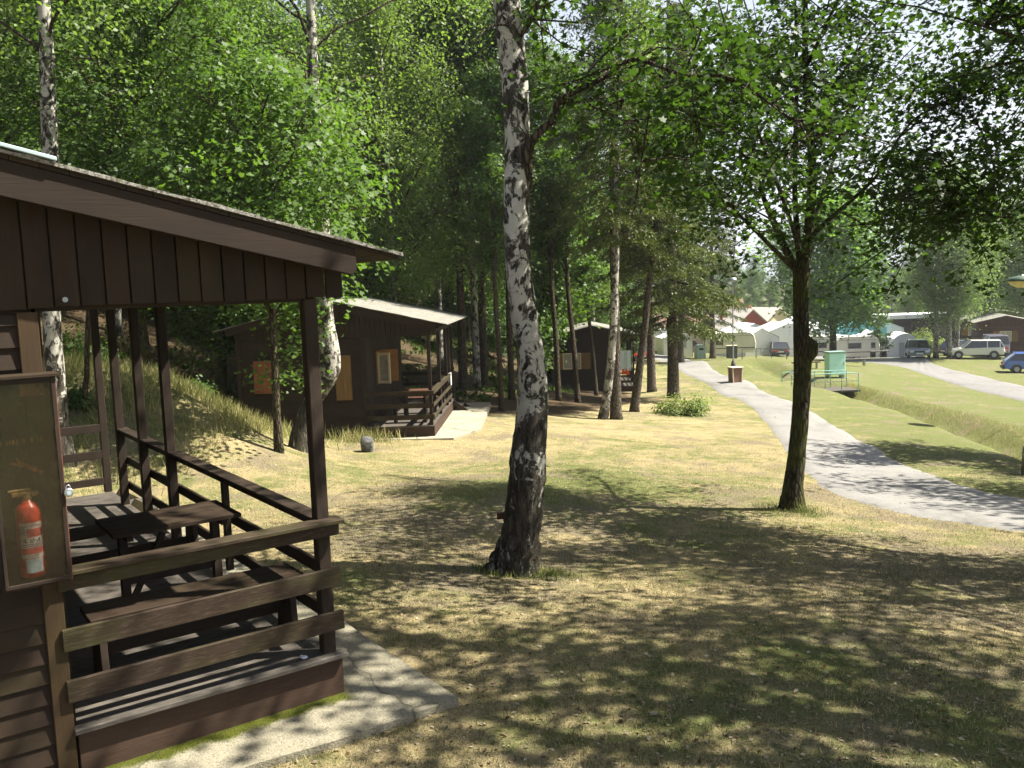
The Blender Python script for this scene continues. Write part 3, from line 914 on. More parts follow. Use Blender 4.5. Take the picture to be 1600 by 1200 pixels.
# cabins beyond the second road (no porch towards us)
C4 = at_depth(1613, 558, 76); C4.z = Hs(C4.x, C4.y) - .05
cabin4, f4, D4 = make_cabin('reddish brown gabled cabin at the right edge behind the white estate car', None,
    (C4.x, C4.y, C4.z), rad(-22), W=4.1, wp=0, D=6, fz=.35, seed=44, tone='wood_red', porch=False, porch_window=False, steps=False,
    windows=((-2.5, -1.6, .95, 1.85, 'pane'),))
C5 = at_depth(1628, 545, 94); C5.z = Hs(C5.x, C5.y) - .05
cabin5, f5, D5 = make_cabin('brown cabin half hidden behind the reddish brown gabled one, lit window beside its eave', None,
    (C5.x, C5.y, C5.z), rad(-22), W=7.6, wp=0, D=6, fz=.35, seed=45, tone='wood_red', porch=False, porch_window=False, steps=False,
    windows=((-7.0, -5.9, .95, 1.85, 'pane'),))
# ---------------------------------------------------------------- things on and around the near cabin
def cabin_pt(x, y, z):
    return Matrix.Rotation(HEAD1, 3, 'Z') @ Vector((x, y, 0)) + Vector((cornerP.x, cornerP.y, .15 + z))
FZ = .30

def letters(txt, size, mat, name, parent, loc, rot=(PI / 2, 0, 0), depth=.0008, sx=1.0):
    cu = bpy.data.curves.new(name, 'FONT'); cu.body = txt; cu.size = size; cu.extrude = depth; cu.align_x = 'CENTER'; cu.align_y = 'CENTER'
    tmp = bpy.data.objects.new('tmp', cu); scene.collection.objects.link(tmp)
    bpy.context.view_layer.update()
    me = bpy.data.meshes.new_from_object(tmp.evaluated_get(bpy.context.evaluated_depsgraph_get()))
    bpy.data.objects.remove(tmp); bpy.data.curves.remove(cu)
    me.materials.clear(); me.materials.append(mat)
    o = bpy.data.objects.new(name, me); scene.collection.objects.link(o)
    o.parent = parent; o.location = loc; o.rotation_euler = rot; o.scale = (sx, 1, 1)
    return o

def glass_mat():
    m, nt, out = new_mat('grimy_cabinet_glass'); t = NT(nt)
    pos = t.n('ShaderNodeTexCoord').outputs['Object']
    tr = t.n('ShaderNodeBsdfTransparent'); tr.inputs[0].default_value = (.86, .86, .82, 1)
    gl = t.n('ShaderNodeBsdfGlossy'); gl.inputs['Roughness'].default_value = .12; gl.inputs[0].default_value = (.8, .8, .8, 1)
    df = t.n('ShaderNodeBsdfDiffuse'); df.inputs[0].default_value = (.026, .017, .011, 1)
    m1 = t.n('ShaderNodeMixShader'); m1.inputs[0].default_value = .05
    t.l(tr.outputs[0], m1.inputs[1]); t.l(gl.outputs[0], m1.inputs[2])
    m2 = t.n('ShaderNodeMixShader'); t.l(t.ramp(t.noise(pos, 7, 5, .7), [(.42, .05), (.72, .5)]), m2.inputs[0])
    t.l(m1.outputs[0], m2.inputs[1]); t.l(df.outputs[0], m2.inputs[2]); t.l(m2.outputs[0], out.inputs[0])
    return m
M['grimy'] = glass_mat()
M['ext_red'] = simple_mat('extinguisher_red', (.36, .030, .012), .35, 0, .2, 8, .05)
M['label_red'] = simple_mat('label_red', (.40, .05, .04), .6, 0, .1, 8, 0)
M['label_white'] = simple_mat('label_white', (.38, .33, .32), .6, 0, .12, 14, 0)
M['label_sky'] = simple_mat('pale_blue_sticker', (.32, .38, .42), .5, 0, .1, 8, 0)
M['orange_paint'] = simple_mat('worn_orange_paint', (.42, .15, .03), .7, 0, .8, 55, 0)
M['cab_in'] = simple_mat('rusty_cabinet_back', (.030, .017, .011), .8, 0, .7, 9, .3)
M['cab_red'] = simple_mat('faded_red_edge', (.16, .045, .03), .7, 0, .6, 22, .2)
M['brass'] = simple_mat('brass_valve', (.35, .22, .09), .4, .6, .5, 20)

cab = thing('extinguisher_cabinet', 'shallow wall cabinet with grimy glass front and padlock on the nearest cabin', 'cabinet', cabin_pt(-1.725, 0, FZ + .90), HEAD1)
x0, x1, y0, z1 = -.155, .152, -.20, 1.08
mb = MB(); mb.box((x0, -.036, 0), (x1, -.03, z1)); mb.build('back_panel', M['cab_in'], cab)
mb = MB()
mb.box((x0 - .012, y0, -.012), (x0, -.032, z1)); mb.box((x0, y0, -.014), (x1, -.037, 0)); mb.box((x0, y0, z1 - .012), (x1, -.037, z1 - .001))
mb.build('cabinet_case', M['wood_post'], cab, bevel=.002)
mb = MB(); mb.box((x1, y0, -.012), (x1 + .010, -.032, z1)); mb.build('side_plate', M['cab_red'], cab, bevel=.002)
mb = MB(); mb.box((x0 - .03, y0 - .03, z1), (x1 + .03, -.02, z1 + .012)); mb.build('cabinet_lid', M['wood'], cab)
dr = thing('door', None, None); dr.parent = cab
mb = MB()
for a in ((x0, y0 - .016, 0, x0 + .016, y0 - .001, z1), (x1 - .016, y0 - .016, 0, x1 + .004, y0 - .001, z1), (x0 + .016, y0 - .015, 0, x1 - .016, y0 - .001, .02), (x0 + .016, y0 - .015, z1 - .03, x1 - .016, y0 - .001, z1)):
    mb.box(a[:3], a[3:])
mb.build('door_frame', M['wood_post'], dr, bevel=.002)
mb = MB(); mb.box((x0 + .014, y0 - .009, .018), (x1 - .014, y0 - .006, z1 - .028)); mb.build('door_glass', M['grimy'], dr)
# worn orange notice painted on the back panel (only its blocks survive)
mb = MB()
rng = random.Random(4)
x = -.135
while x < .10:
    w = rng.choice((.006, .009, .012)); h = rng.uniform(.018, .036)
    if rng.random() < .8: mb.box((x, -.0385, .735 - h / 2), (x + w, -.0372, .735 + h / 2))
    x += w + rng.uniform(.003, .008)
mb.beam((-.02, -.038, .62), (.085, -.038, .555), .022, .0012, (0, 1, 0)); mb.beam((-.06, -.038, .625), (-.015, -.038, .61), .014, .0012, (0, 1, 0)); mb.beam((-.03, -.038, .65), (-.012, -.038, .60), .010, .0012, (0, 1, 0))
mb.box((.01, -.0385, .97), (.125, -.0372, 1.035))
mb.build('worn_notice', M['orange_paint'], cab)

ext = thing('fire_extinguisher', 'red fire extinguisher with white labels standing inside the glazed wall cabinet', 'fire extinguisher', cabin_pt(-1.735, -.118, FZ + .925), HEAD1)
R_ = .062
def lathe(prof, n=28):
    mb = MB(); mb.tube([(0, 0, z) for r, z in prof], [max(r, .001) for r, z in prof], n); return mb
lathe([(.045, .004), (.058, .010), (R_, .03), (R_, .335), (.058, .365), (.045, .39), (.025, .405), (.022, .418)]).build('cylinder', M['ext_red'], ext, smooth=True)
mb = MB(); mb.tube([(0, 0, .412), (0, 0, .45)], [.024, .02], 14); mb.box((-.07, -.012, .435), (.03, .012, .455)); mb.box((-.085, -.010, .46), (.02, .010, .472)); mb.tube([(.02, 0, .44), (.055, 0, .442)], [.015, .015], 12)
mb.build('valve', M['brass'], ext, bevel=.002)
mb = MB(); mb.tube([(.03, .0, .44), (.07, -.01, .43), (.078, -.015, .36), (.076, -.012, .2), (.074, -.01, .10)], [.008] * 5, 8); mb.build('hose', M['black'], ext, smooth=True)
def wrap(z0, z1_, a0, a1, r, mat, name):
    mb = MB(); n = 14
    for k in range(n):
        t0 = a0 + (a1 - a0) * k / n; t1 = a0 + (a1 - a0) * (k + 1) / n
        mb.poly([(r * math.sin(t0), -r * math.cos(t0), z0), (r * math.sin(t1), -r * math.cos(t1), z0), (r * math.sin(t1), -r * math.cos(t1), z1_), (r * math.sin(t0), -r * math.cos(t0), z1_)])
    return mb.build(name, mat, ext, smooth=True, fix=False)
wrap(.268, .300, -.95, 1.05, R_ + .0008, M['label_white'], 'label')
wrap(.225, .2675, -.35, 1.05, R_ + .0008, M['label_red'], 'label')
wrap(.225, .2675, -.95, -.36, R_ + .0008, M['label_white'], 'label')
wrap(.168, .2245, -.95, 1.05, R_ + .0009, M['label_white'], 'label')
wrap(.135, .1675, -.95, 1.05, R_ + .0008, M['label_red'], 'label')
wrap(.112, .1345, -.95, 1.1, R_ + .0008, M['label_white'], 'label')
wrap(.035, .108, -.62, .72, R_ + .0010, M['label_sky'], 'sticker')
# printing, bent round the cylinder
def bent_text(txt, size, z, mat, off=0):
    o = letters(txt, size, mat, 'lettering', ext, (0, 0, 0), (0, 0, 0), .0002)
    r = R_ + .0022
    for v in o.data.vertices:
        a = v.co.x / r + off; zz = v.co.y
        v.co = (r * math.sin(a), -r * math.cos(a), z + zz)
    return o
M['ink'] = simple_mat('dark_ink', (.05, .03, .04), .6, 0, .1, 8, 0)
bent_text('HASICÍ PŘÍSTROJ', .0145, .284, M['label_red'])
for k, s in enumerate(('PRÁŠKOVÝ', 'NÁVOD K POUŽITÍ')): bent_text(s, .0085, .255 - .014 * k, M['label_white'], .3)
bent_text('NEBEZPEČÍ', .010, .123, M['ink'])
mb = MB()
for k in range(3):
    for j in range(2):
        a = -.5 + k * .5
        for t_ in range(3):
            t0 = a - .15 + .1 * t_; r = R_ + .002
            if (k + j + t_) % 3: mb.poly([(r * math.sin(t0), -r * math.cos(t0), .196 + j * .010), (r * math.sin(t0 + .08), -r * math.cos(t0 + .08), .196 + j * .010), (r * math.sin(t0 + .08), -r * math.cos(t0 + .08), .205 + j * .010), (r * math.sin(t0), -r * math.cos(t0), .205 + j * .010)])
for j in range(2):
    t0 = -.85
    while t0 < .95:
        w = .05 + .06 * rng.random(); r = R_ + .002; zz = .174 + j * .010
        mb.poly([(r * math.sin(t0), -r * math.cos(t0), zz), (r * math.sin(t0 + w), -r * math.cos(t0 + w), zz), (r * math.sin(t0 + w), -r * math.cos(t0 + w), zz + .004), (r * math.sin(t0), -r * math.cos(t0), zz + .004)]); t0 += w + .03
mb.build('pictograms', M['ink'], ext, fix=False)

lock = thing('padlock', 'small round silver padlock hanging on the edge of the extinguisher cabinet', 'padlock', cabin_pt(-1.553, -.222, FZ + 1.365), HEAD1)
mb = MB(); mb.tube([(0, .008, 0), (0, .004, 0), (0, -.014, 0), (0, -.018, 0)], [.017, .023, .023, .018], 24); mb.build('lock_body', M['metal'], lock, smooth=False)
mb = MB(); mb.tube([(0, -.0195, 0), (0, -.018, 0)], [.011, .011], 16); mb.build('lock_plate', M['flash'], lock)
mb = MB(); mb.tube([(.012 * math.cos(a) , 0, .018 + .020 * math.sin(a)) for a in np.linspace(0, PI, 9)], [.003] * 9, 6); mb.build('shackle', M['metal'], lock, smooth=True)

# table and benches on the porch
tb = thing('porch_table', 'dark plank table on the nearest porch between two benches', 'table', cabin_pt(-.595, 1.62, FZ), HEAD1)
mb = MB()
for k in range(4): mb.beam((-.46, -.225 + .15 * k, .70), (.46, -.225 + .15 * k, .70), .146, .03)
mb.build('table_top', M['wood'], tb, bevel=.003)
for sx in (-.34, .34):
    mb = MB(); mb.box((sx - .03, -.035, .05), (sx + .03, .035, .685)); mb.build('leg', M['wood_post'], tb, bevel=.003)
    mb = MB(); mb.beam((sx, -.26, .66), (sx, .26, .66), .05, .045); mb.beam((sx, -.24, .025), (sx, .24, .025), .07, .05); mb.build('foot', M['wood_post'], tb, bevel=.003)
mb = MB(); mb.beam((-.31, 0, .30), (.31, 0, .30), .03, .09, (0, 0, 1)); mb.beam((-.3, 0, .12), (-.05, 0, .6), .04, .04); mb.build('stretcher', M['wood_post'], tb)
def bench(loc, L, label, back=None):
    b = thing('porch_bench', label, 'bench', loc, HEAD1)
    mb = MB()
    for k in range(2): mb.beam((-L / 2, -.085 + .17 * k, .43), (L / 2, -.085 + .17 * k, .43), .164, .035)
    mb.build('seat', M['wood'], b, bevel=.003)
    for sx in (-L / 2 + .07, L / 2 - .07):
        mb = MB()
        mb.extrude([(-.15, .0), (.15, .0), (.10, .41), (-.10, .41)], 0, sx - .022, sx + .022)
        mb.build('leg', M['wood_post'], b, bevel=.003)
    mb = MB(); mb.beam((-L / 2 + .1, 0, .2), (L / 2 - .1, 0, .2), .03, .08); mb.build('stretcher', M['wood_post'], b)
    if back:
        mb = MB()
        for z in (.66, .84): mb.beam((-L / 2, back * .17, z), (L / 2, back * .17, z), .12, .025, (0, 1, 0))
        mb.build('backrest', M['wood'], b, bevel=.003)
        for sx in (-L / 2 + .1, L / 2 - .1):
            mb = MB(); mb.beam((sx, back * .145, .2), (sx, back * .145, .9), .05, .03, (0, 1, 0)); mb.build('back_post', M['wood_post'], b)
    return b
bench(cabin_pt(-.72, .56, FZ), 1.36, 'backless bench right behind the near railing of the nearest porch')
bench(cabin_pt(-.70, 2.75, FZ), 1.30, 'bench beyond the plank table on the nearest porch')
# crumpled foil scrap on the porch edge
wr = MB(); rng = random.Random(9)
pts = [(rng.uniform(-.035, .035), rng.uniform(-.018, .018), rng.uniform(0, .028)) for _ in range(22)]
for k in range(20):
    wr.poly([pts[k], pts[(k * 3 + 1) % 22], pts[(k * 5 + 2) % 22]])
wo = wr.build('wrapper', simple_mat('crumpled_foil', (.6, .6, .7), .3, .3, .4, 60), None, fix=False)
wo.location = cabin_pt(-.22, .03, FZ + .003); tag(wo, 'small crumpled silvery wrapper lying on the nearest porch floor by the corner post', 'wrapper')

# second cabin: table and bench on its porch
def c2pt(x, y, z): return Matrix.Rotation(rad(-2), 3, 'Z') @ Vector((x, y, 0)) + Vector((C2.x, C2.y, -.96 + z))
def c3pt(x, y, z): return Matrix.Rotation(rad(-4), 3, 'Z') @ Vector((x, y, 0)) + Vector((C3.x, C3.y, C3.z + z))
t2 = thing('porch_table', 'reddish table on the porch of the middle cabin', 'table', c2pt(-.62, 1.5, .32), rad(-2))
mb = MB()
for k in range(4): mb.beam((-.48, -.27 + .18 * k, .74), (.40, -.27 + .18 * k, .74), .176, .035)
mb.build('table_top', M['wood_red'], t2)
for sx in (-.3, .25):
    mb = MB(); mb.box((sx - .03, -.25, 0), (sx + .03, .25, .72)); mb.build('leg', M['wood_post'], t2)
for (yy, lab) in ((.62, 'near bench on the porch of the middle cabin'), (2.4, 'far bench on the porch of the middle cabin')):
    b = thing('porch_bench', lab, 'bench', c2pt(-.62, yy, .32), rad(-2))
    mb = MB(); mb.beam((-.6, 0, .44), (.5, 0, .44), .28, .035); mb.build('seat', M['wood_red'], b)
    for sx in (-.45, .35):
        mb = MB(); mb.box((sx - .03, -.12, 0), (sx + .03, .12, .42)); mb.build('leg', M['wood_post'], b)
def cloth(name, label, loc, rz, w, h, mat, cat, seed=1):
    rng = random.Random(seed); mb = MB(); nx, nz = 10, 10
    g = [[(-w / 2 + w * i / nx, .02 * math.sin(i * 1.3 + seed) * (1 - j / nz * .2), -h * j / nz - .012 * math.sin(i * 2.0 + j * .4)) for i in range(nx + 1)] for j in range(nz + 1)]
    for j in range(nz):
        for i in range(nx): mb.poly([g[j][i], g[j][i + 1], g[j + 1][i + 1], g[j + 1][i]])
    for i in range(nx): mb.poly([g[0][i], g[0][i + 1], (g[0][i + 1][0], .05, -.01), (g[0][i][0], .05, -.01)])
    for i in range(nx): mb.poly([(g[0][i][0], .05, -.01), (g[0][i + 1][0], .05, -.01), (g[0][i + 1][0], .055, -.3), (g[0][i][0], .055, -.3)])
    o = mb.build(name, mat, None, smooth=True, fix=False); o.location = loc; o.rotation_euler = (0, 0, rz)
    return tag(o, label, cat)
M['towel'] = simple_mat('pale_blue_towel', (.50, .60, .60), .9, 0, .1, 8, .2)
cloth('towel', 'large pale blue towel hanging on the porch of the farther cabin', c3pt(-.50, -.10, .35 + 1.86), rad(-4), .66, 1.05, M['towel'], 'towel', 2)
cloth('cloth', 'small white cloth folded over the rail end of the middle cabin', c2pt(.03, 4.5, .32 + .93), rad(88), .30, .38, M['white'], 'cloth', 5)
M['towel_orange'] = simple_mat('orange_towel', (.62, .10, .02), .9, 0, .2, 8, .2)
cloth('towel', 'small orange towel on the railing of the farther cabin', c3pt(-.45, -.10, .35 + .90), rad(-4), .42, .22, M['towel_orange'], 'towel', 3)

# boulder
def rock(name, label, loc, size, seed, cat='boulder'):
    import bmesh
    bm = bmesh.new(); bmesh.ops.create_icosphere(bm, subdivisions=3, radius=1)
    rng = random.Random(seed); ph = [Vector((rng.gauss(0, 1), rng.gauss(0, 1), rng.gauss(0, 1))).normalized() for _ in range(8)]
    for v in bm.verts:
        n = v.co.normalized(); d = 1.0
        for p in ph:
            k = n.dot(p)
            if k > .5: d = min(d, .56 / k + .16)
        v.co = Vector((n.x * size[0], n.y * size[1], n.z * size[2])) * d * rng.uniform(.97, 1.03)
    me = bpy.data.meshes.new(name); bm.to_mesh(me); bm.free(); me.materials.append(M['stone'])
    o = bpy.data.objects.new(name, me); scene.collection.objects.link(o); o.location = loc
    return tag(o, label, cat)
p = on_ground(574, 706)
rock('boulder', 'grey angular boulder on the grass before the middle cabin', (p.x, p.y, p.z + .14), (.20, .18, .23), 3)
p = on_ground(1598, 742)
bl = thing('bollard', 'short round concrete bollard beside the grey path at the right edge', 'bollard', (p.x + .12, p.y, Hs(p.x, p.y)))
mb = MB(); mb.tube([(0, 0, -.1), (0, 0, .55), (0, 0, .62), (0, 0, .66)], [.14, .125, .10, .04], 18); mb.build('bollard_body', simple_mat('worn_bollard', (.22, .19, .16), .9, 0, .4, 9, .5), bl, smooth=True)
mb = MB(); mb.tube([(0, 0, .42), (0, 0, .47)], [.133, .132], 18); mb.build('band', M['metal'], bl)
# ---------------------------------------------------------------- trees
M['bark'] = bark_mat('brown_bark', (.055, .040, .028), (.13, .10, .07), .35)
M['bark_pale'] = bark_mat('greyish_spruce_bark', (.085, .066, .050), (.19, .155, .12), .2, 1.0)
M['bark_mossy'] = bark_mat('mossy_dark_bark', (.035, .028, .018), (.085, .07, .042), .85, 3.0)
M['birch'] = birch_mat('birch_bark', 2.6)
M['birch_thin'] = birch_mat('birch_bark_clean', .7)
M['leaf_maple'] = leaf_mat('maple_leaf', (.020, .042, .010), (.048, .088, .018), .45)
M['leaf_oak'] = leaf_mat('bright_oak_leaf', (.046, .095, .018), (.105, .170, .040), .45)
M['leaf_mid'] = leaf_mat('mid_green_leaf', (.036, .074, .018), (.085, .138, .036), .45)
M['leaf_camp'] = leaf_mat('sunny_oak_leaf', (.075, .155, .028), (.16, .27, .055), .5)  # oak green brightened: the sunlight on this crown is put into the colour
M['leaf_birch'] = leaf_mat('birch_leaf', (.076, .122, .034), (.155, .215, .074), .46)
M['leaf_birch_grey'] = leaf_mat('greyish_birch_leaf', (.10, .155, .065), (.19, .25, .12), .48)
M['needle'] = leaf_mat('spruce_needle', (.050, .070, .020), (.105, .125, .038), .22)
M['leaf_bush'] = leaf_mat('bush_leaf', (.10, .14, .035), (.19, .23, .07), .38)

KITE = np.array([[0, 0], [.42, .5], [0, 1.0], [-.42, .5]])
LOBED = np.array([[0, 0], [.16, .14], [.50, .10], [.34, .34], [.58, .58], [.24, .62], [0, 1.05], [-.24, .62], [-.58, .58], [-.34, .34], [-.50, .10], [-.16, .14]])
OVAL = np.array([[0, 0], [.26, .22], [.32, .55], [0, 1.0], [-.32, .55], [-.26, .22]])

def leaf_mesh(name, pos, size, mat, shape=KITE, up=.6, rs=0, hang=0.0, narrow=1.0, dirs=None):
    """many single leaves as one mesh; pos Nx3, size N"""
    rg = np.random.default_rng(rs)
    n = len(pos)
    nr = rg.normal(size=(n, 3)); nr[:, 2] = np.abs(nr[:, 2]) * 1.0 + up
    nr /= np.linalg.norm(nr, axis=1, keepdims=True)
    t = rg.normal(size=(n, 3)); t[:, 2] -= hang
    if dirs is not None: t = dirs + t * .35
    t -= nr * (t * nr).sum(1, keepdims=True); t /= np.linalg.norm(t, axis=1, keepdims=True) + 1e-9
    b = np.cross(nr, t)
    k = len(shape)
    sh = shape * np.array([narrow, 1.0])
    # a slight keel so that light breaks across the leaf
    keel = np.abs(sh[:, 0]) * .35
    V = pos[:, None, :] + size[:, None, None] * (sh[None, :, 0, None] * b[:, None, :] + sh[None, :, 1, None] * t[:, None, :] + keel[None, :, None] * nr[:, None, :])
    V = V.reshape(-1, 3)
    me = bpy.data.meshes.new(name)
    me.vertices.add(n * k); me.vertices.foreach_set('co', V.astype(np.float32).ravel())
    me.loops.add(n * k); me.loops.foreach_set('vertex_index', np.arange(n * k, dtype=np.int32))
    me.polygons.add(n); me.polygons.foreach_set('loop_start', np.arange(0, n * k, k, dtype=np.int32)); me.polygons.foreach_set('loop_total', np.full(n, k, dtype=np.int32))
    me.update(); me.materials.append(mat)
    return me
def link_mesh(name, me, parent=None):
    o = bpy.data.objects.new(name, me); scene.collection.objects.link(o)
    if parent: o.parent = parent
    return o

def curve_pts(p0, p1, bend, rng, n=6, wander=.06):
    p0 = Vector(p0); p1 = Vector(p1); L = (p1 - p0).length
    out = []
    off = Vector((0, 0, 0))
    for i in range(n + 1):
        t = i / n
        q = p0.lerp(p1, t) + bend * (4 * t * (1 - t))
        if 0 < i < n: off += Vector((rng.gauss(0, 1), rng.gauss(0, 1), rng.gauss(0, 1))) * L * wander * .4
        out.append(q + off * (1 if i < n else 1))
    return out

def gen_tree(name, seed, H_=14, r=.2, base=4, rad_=3.5, limbs=34, twigs=5, per=80, lsize=.13, leaf='leaf_mid', bark='bark', shape=KITE, spread=(.55, .55, .35),
             lean=(0, 0), rise=.5, up=.6, hang=0.0, droop=0.0, wobble=.25, profile='round', label='', cat='tree', hollow=.25, sides=9, low=0):
    """broadleaved tree: trunk > limbs > twigs, leaves bunched at the twig ends"""
    rng = random.Random(seed); rg = np.random.default_rng(seed)
    root = thing(name, label, cat)
    tr = MB(); N = 12
    tp = []; rr = []
    wx = wy = 0
    for i in range(N + 1):
        t = i / N
        wx += rng.gauss(0, wobble) * .35; wy += rng.gauss(0, wobble) * .35
        tp.append(Vector((lean[0] * t + wx * t, lean[1] * t + wy * t, H_ * .93 * t - (.25 if i == 0 else 0))))
        rr.append(max(r * (1 - t) ** .75, .015) * (1.0 if i else 1.35))
    tp.insert(1, Vector((tp[0].x, tp[0].y, .35))); rr.insert(1, r * 1.03)
    tr.tube(tp, rr, sides, wob=.10, rng=rng)
    def trunk_at(z):
        for a, b in zip(tp[:-1], tp[1:]):
            if b.z >= z: 
                t = (z - a.z) / max(b.z - a.z, 1e-6); return a.lerp(b, max(0, t))
        return tp[-1]
    br = MB(); P = []; 
    for k in range(limbs):
        f = (k + rng.random()) / limbs
        zt = base + (H_ - base) * f ** .9
        if profile == 'round': w = math.sqrt(max(.03, 1 - (2 * f - .85) ** 2 / 1.35))
        elif profile == 'column': w = .75 * math.sqrt(max(.05, 1 - (2 * f - 1) ** 2)) + .2
        else: w = 1.05 - .85 * f
        a = rng.random() * 2 * PI + k * 2.4
        d = rad_ * w * rng.uniform(.45, 1.08)
        z0 = max(base * .75, zt - d * rise - rng.uniform(0, .8)); p0 = trunk_at(min(z0, H_ * .9))
        tip = Vector((trunk_at(zt).x + math.cos(a) * d, trunk_at(zt).y + math.sin(a) * d, zt - droop * d * .4))
        pts = curve_pts(p0, tip, Vector((0, 0, d * .12)), rng)
        rl = max(.012, r * .30 * (1 - f * .6)); br.tube(pts, [rl * (1 - .8 * i / 6) + .006 for i in range(7)], 5, cap=False)
        for j in range(twigs):
            t = rng.uniform(hollow, 1.0); q = pts[min(int(t * 6), 6)].copy()
            e = q + Vector((rng.gauss(0, 1) * .5, rng.gauss(0, 1) * .5, rng.gauss(.1, .45) - droop * .5)) * rad_ * .26
            br.tube([q, q.lerp(e, .5) + Vector((0, 0, .06)), e], [.010, .008, .004], 3, cap=False)
            c = np.array(e if rng.random() < .8 else q); m = int(per * rng.uniform(.5, 1.4))
            pp = rg.normal(size=(m, 3)) * np.array(spread) * rad_ * .22
            if droop: pp[:, 2] -= np.abs(rg.normal(size=m)) * .35 * droop
            P.append(c + pp)
    P = np.concatenate(P)
    sz = lsize * rg.uniform(.6, 1.25, len(P))
    tr.build('trunk', M[bark], root, smooth=True, fix=False)
    br.build('branches', M[bark if not bark.startswith('birch') else 'bark'], root, smooth=True, fix=False)
    link_mesh('crown', leaf_mesh(name + '_leaves', P, sz, M[leaf], shape, up, seed, hang), root)
    return root

def gen_spruce(name, seed, H_=18, r=.22, base=4, rad_=2.6, whorls=34, label='', bark='bark_pale', dens=1.0, dead=True, needle=.10):
    rng = random.Random(seed); rg = np.random.default_rng(seed)
    root = thing(name, label, 'tree')
    tr = MB(); n = 10
    tp = [Vector((rng.gauss(0, .03), rng.gauss(0, .03), H_ * i / n - (.25 if i == 0 else 0))) for i in range(n + 1)]; rr = [max(.02, r * (1 - i / n) ** .85) for i in range(n + 1)]
    rr[0] *= 1.5; tp.insert(1, Vector((0, 0, .3))); rr.insert(1, r * 1.1)
    tr.tube(tp, rr, 10, wob=.12, rng=rng)
    br = MB(); P = []; Dn = []; S = []
    for k in range(whorls):
        f = (k + rng.random() * .8) / whorls; z = base + (H_ - base) * f
        L0 = rad_ * (1 - f) ** .7 * (.55 + .45 * min(1, f * 5 + .3))
        for j in range(5):
            if rng.random() < .14: continue
            a = rng.random() * 2 * PI; L = L0 * rng.uniform(.6, 1.12)
            d = Vector((math.cos(a), math.sin(a), 0)); sag = L * rng.uniform(.25, .5)
            pts = [Vector((0, 0, z)) + d * (L * t) + Vector((0, 0, -sag * (t ** 1.3) + .20 * L * max(0, t - .7))) for t in (0, .25, .5, .75, 1.0)]
            br.tube(pts, [.028, .022, .016, .010, .005], 4, cap=False)
            m = int(26 * L * dens)
            side = Vector((-d.y, d.x, 0))
            for q in range(m):
                t = .22 + .78 * (q + rng.random()) / m; i = min(int(t * 4), 3); c = pts[i].lerp(pts[i + 1], t * 4 - i)
                tw = (.10 + .42 * (1 - abs(t - .5))) * min(1, L * .55)
                sgn = rng.choice((-1, 1)); e = side * sgn * tw * rng.uniform(.4, 1) + d * tw * .55 + Vector((0, 0, -tw * rng.uniform(.3, 1.1)))
                for w_ in range(5):
                    u_ = (w_ + .5) / 5
                    P.append(c + e * u_); Dn.append(e.normalized()); S.append(needle * rng.uniform(1.0, 2.1))
    if dead:
        for k in range(22):
            z = rng.uniform(1.5, base + 1.5); a = rng.random() * 2 * PI; L = rng.uniform(.25, 1.1)
            br.tube([(0, 0, z), (math.cos(a) * L, math.sin(a) * L, z - L * rng.uniform(-.1, .35))], [.014, .004], 3, cap=False)
    tr.build('trunk', M[bark], root, smooth=True, fix=False)
    br.build('branches', M['bark'], root, smooth=True, fix=False)
    link_mesh('crown', leaf_mesh(name + '_needles', np.array(P), np.array(S), M['needle'], KITE, .35, seed, .2, .42, np.array(Dn)), root)
    return root

def traced(pts, w):
    """trunk or limb given by sight line (u, v), depth and pixel width measured on the photograph"""
    out = []; rr = []
    for (u, v, y), ww in zip(pts, w):
        out.append(at_depth(u, v, y)); rr.append(ww * y / FPX / 2)
    return out, rr
def dense_curve(pts, rr, n=5):
    sp = smooth_line(pts, n); R = []
    for i in range(len(rr) - 1):
        for k in range(n): R.append(rr[i] + (rr[i + 1] - rr[i]) * k / n)
    R.append(rr[-1]); return sp, R

# ---- the big birch in the middle
bz = on_ground(800, 893)
BY = bz.y
B1 = thing('birch_tree', 'large leaning birch with black furrowed foot in the middle of the lawn', 'tree', (bz.x, bz.y, bz.z))
O = Vector(B1.location)
def rel(pts): return [p - O for p in pts]
pts, rr = traced([(798, 912, BY), (803, 885, BY), (812, 840, BY), (820, 780, BY), (825, 715, BY), (831, 655, BY), (833, 610, BY), (829, 555, BY), (820, 500, BY), (811, 430, BY), (807, 360, BY), (808, 280, BY + .05), (808, 200, BY + .1), (803, 110, BY + .15), (793, 20, BY + .2), (785, -80, BY + .25), (780, -220, BY + .3), (782, -420, BY + .4), (790, -700, BY + .6)],
                 [92, 72, 62, 58, 56, 50, 47, 44, 42, 40, 40, 40, 38, 41, 41, 38, 32, 24, 10])
pts, rr = dense_curve(rel(pts), rr, 6)
mb = MB(); mb.tube(pts, rr, 40)
tr1 = mb.build('trunk', M['birch'], B1, smooth=True, fix=False)
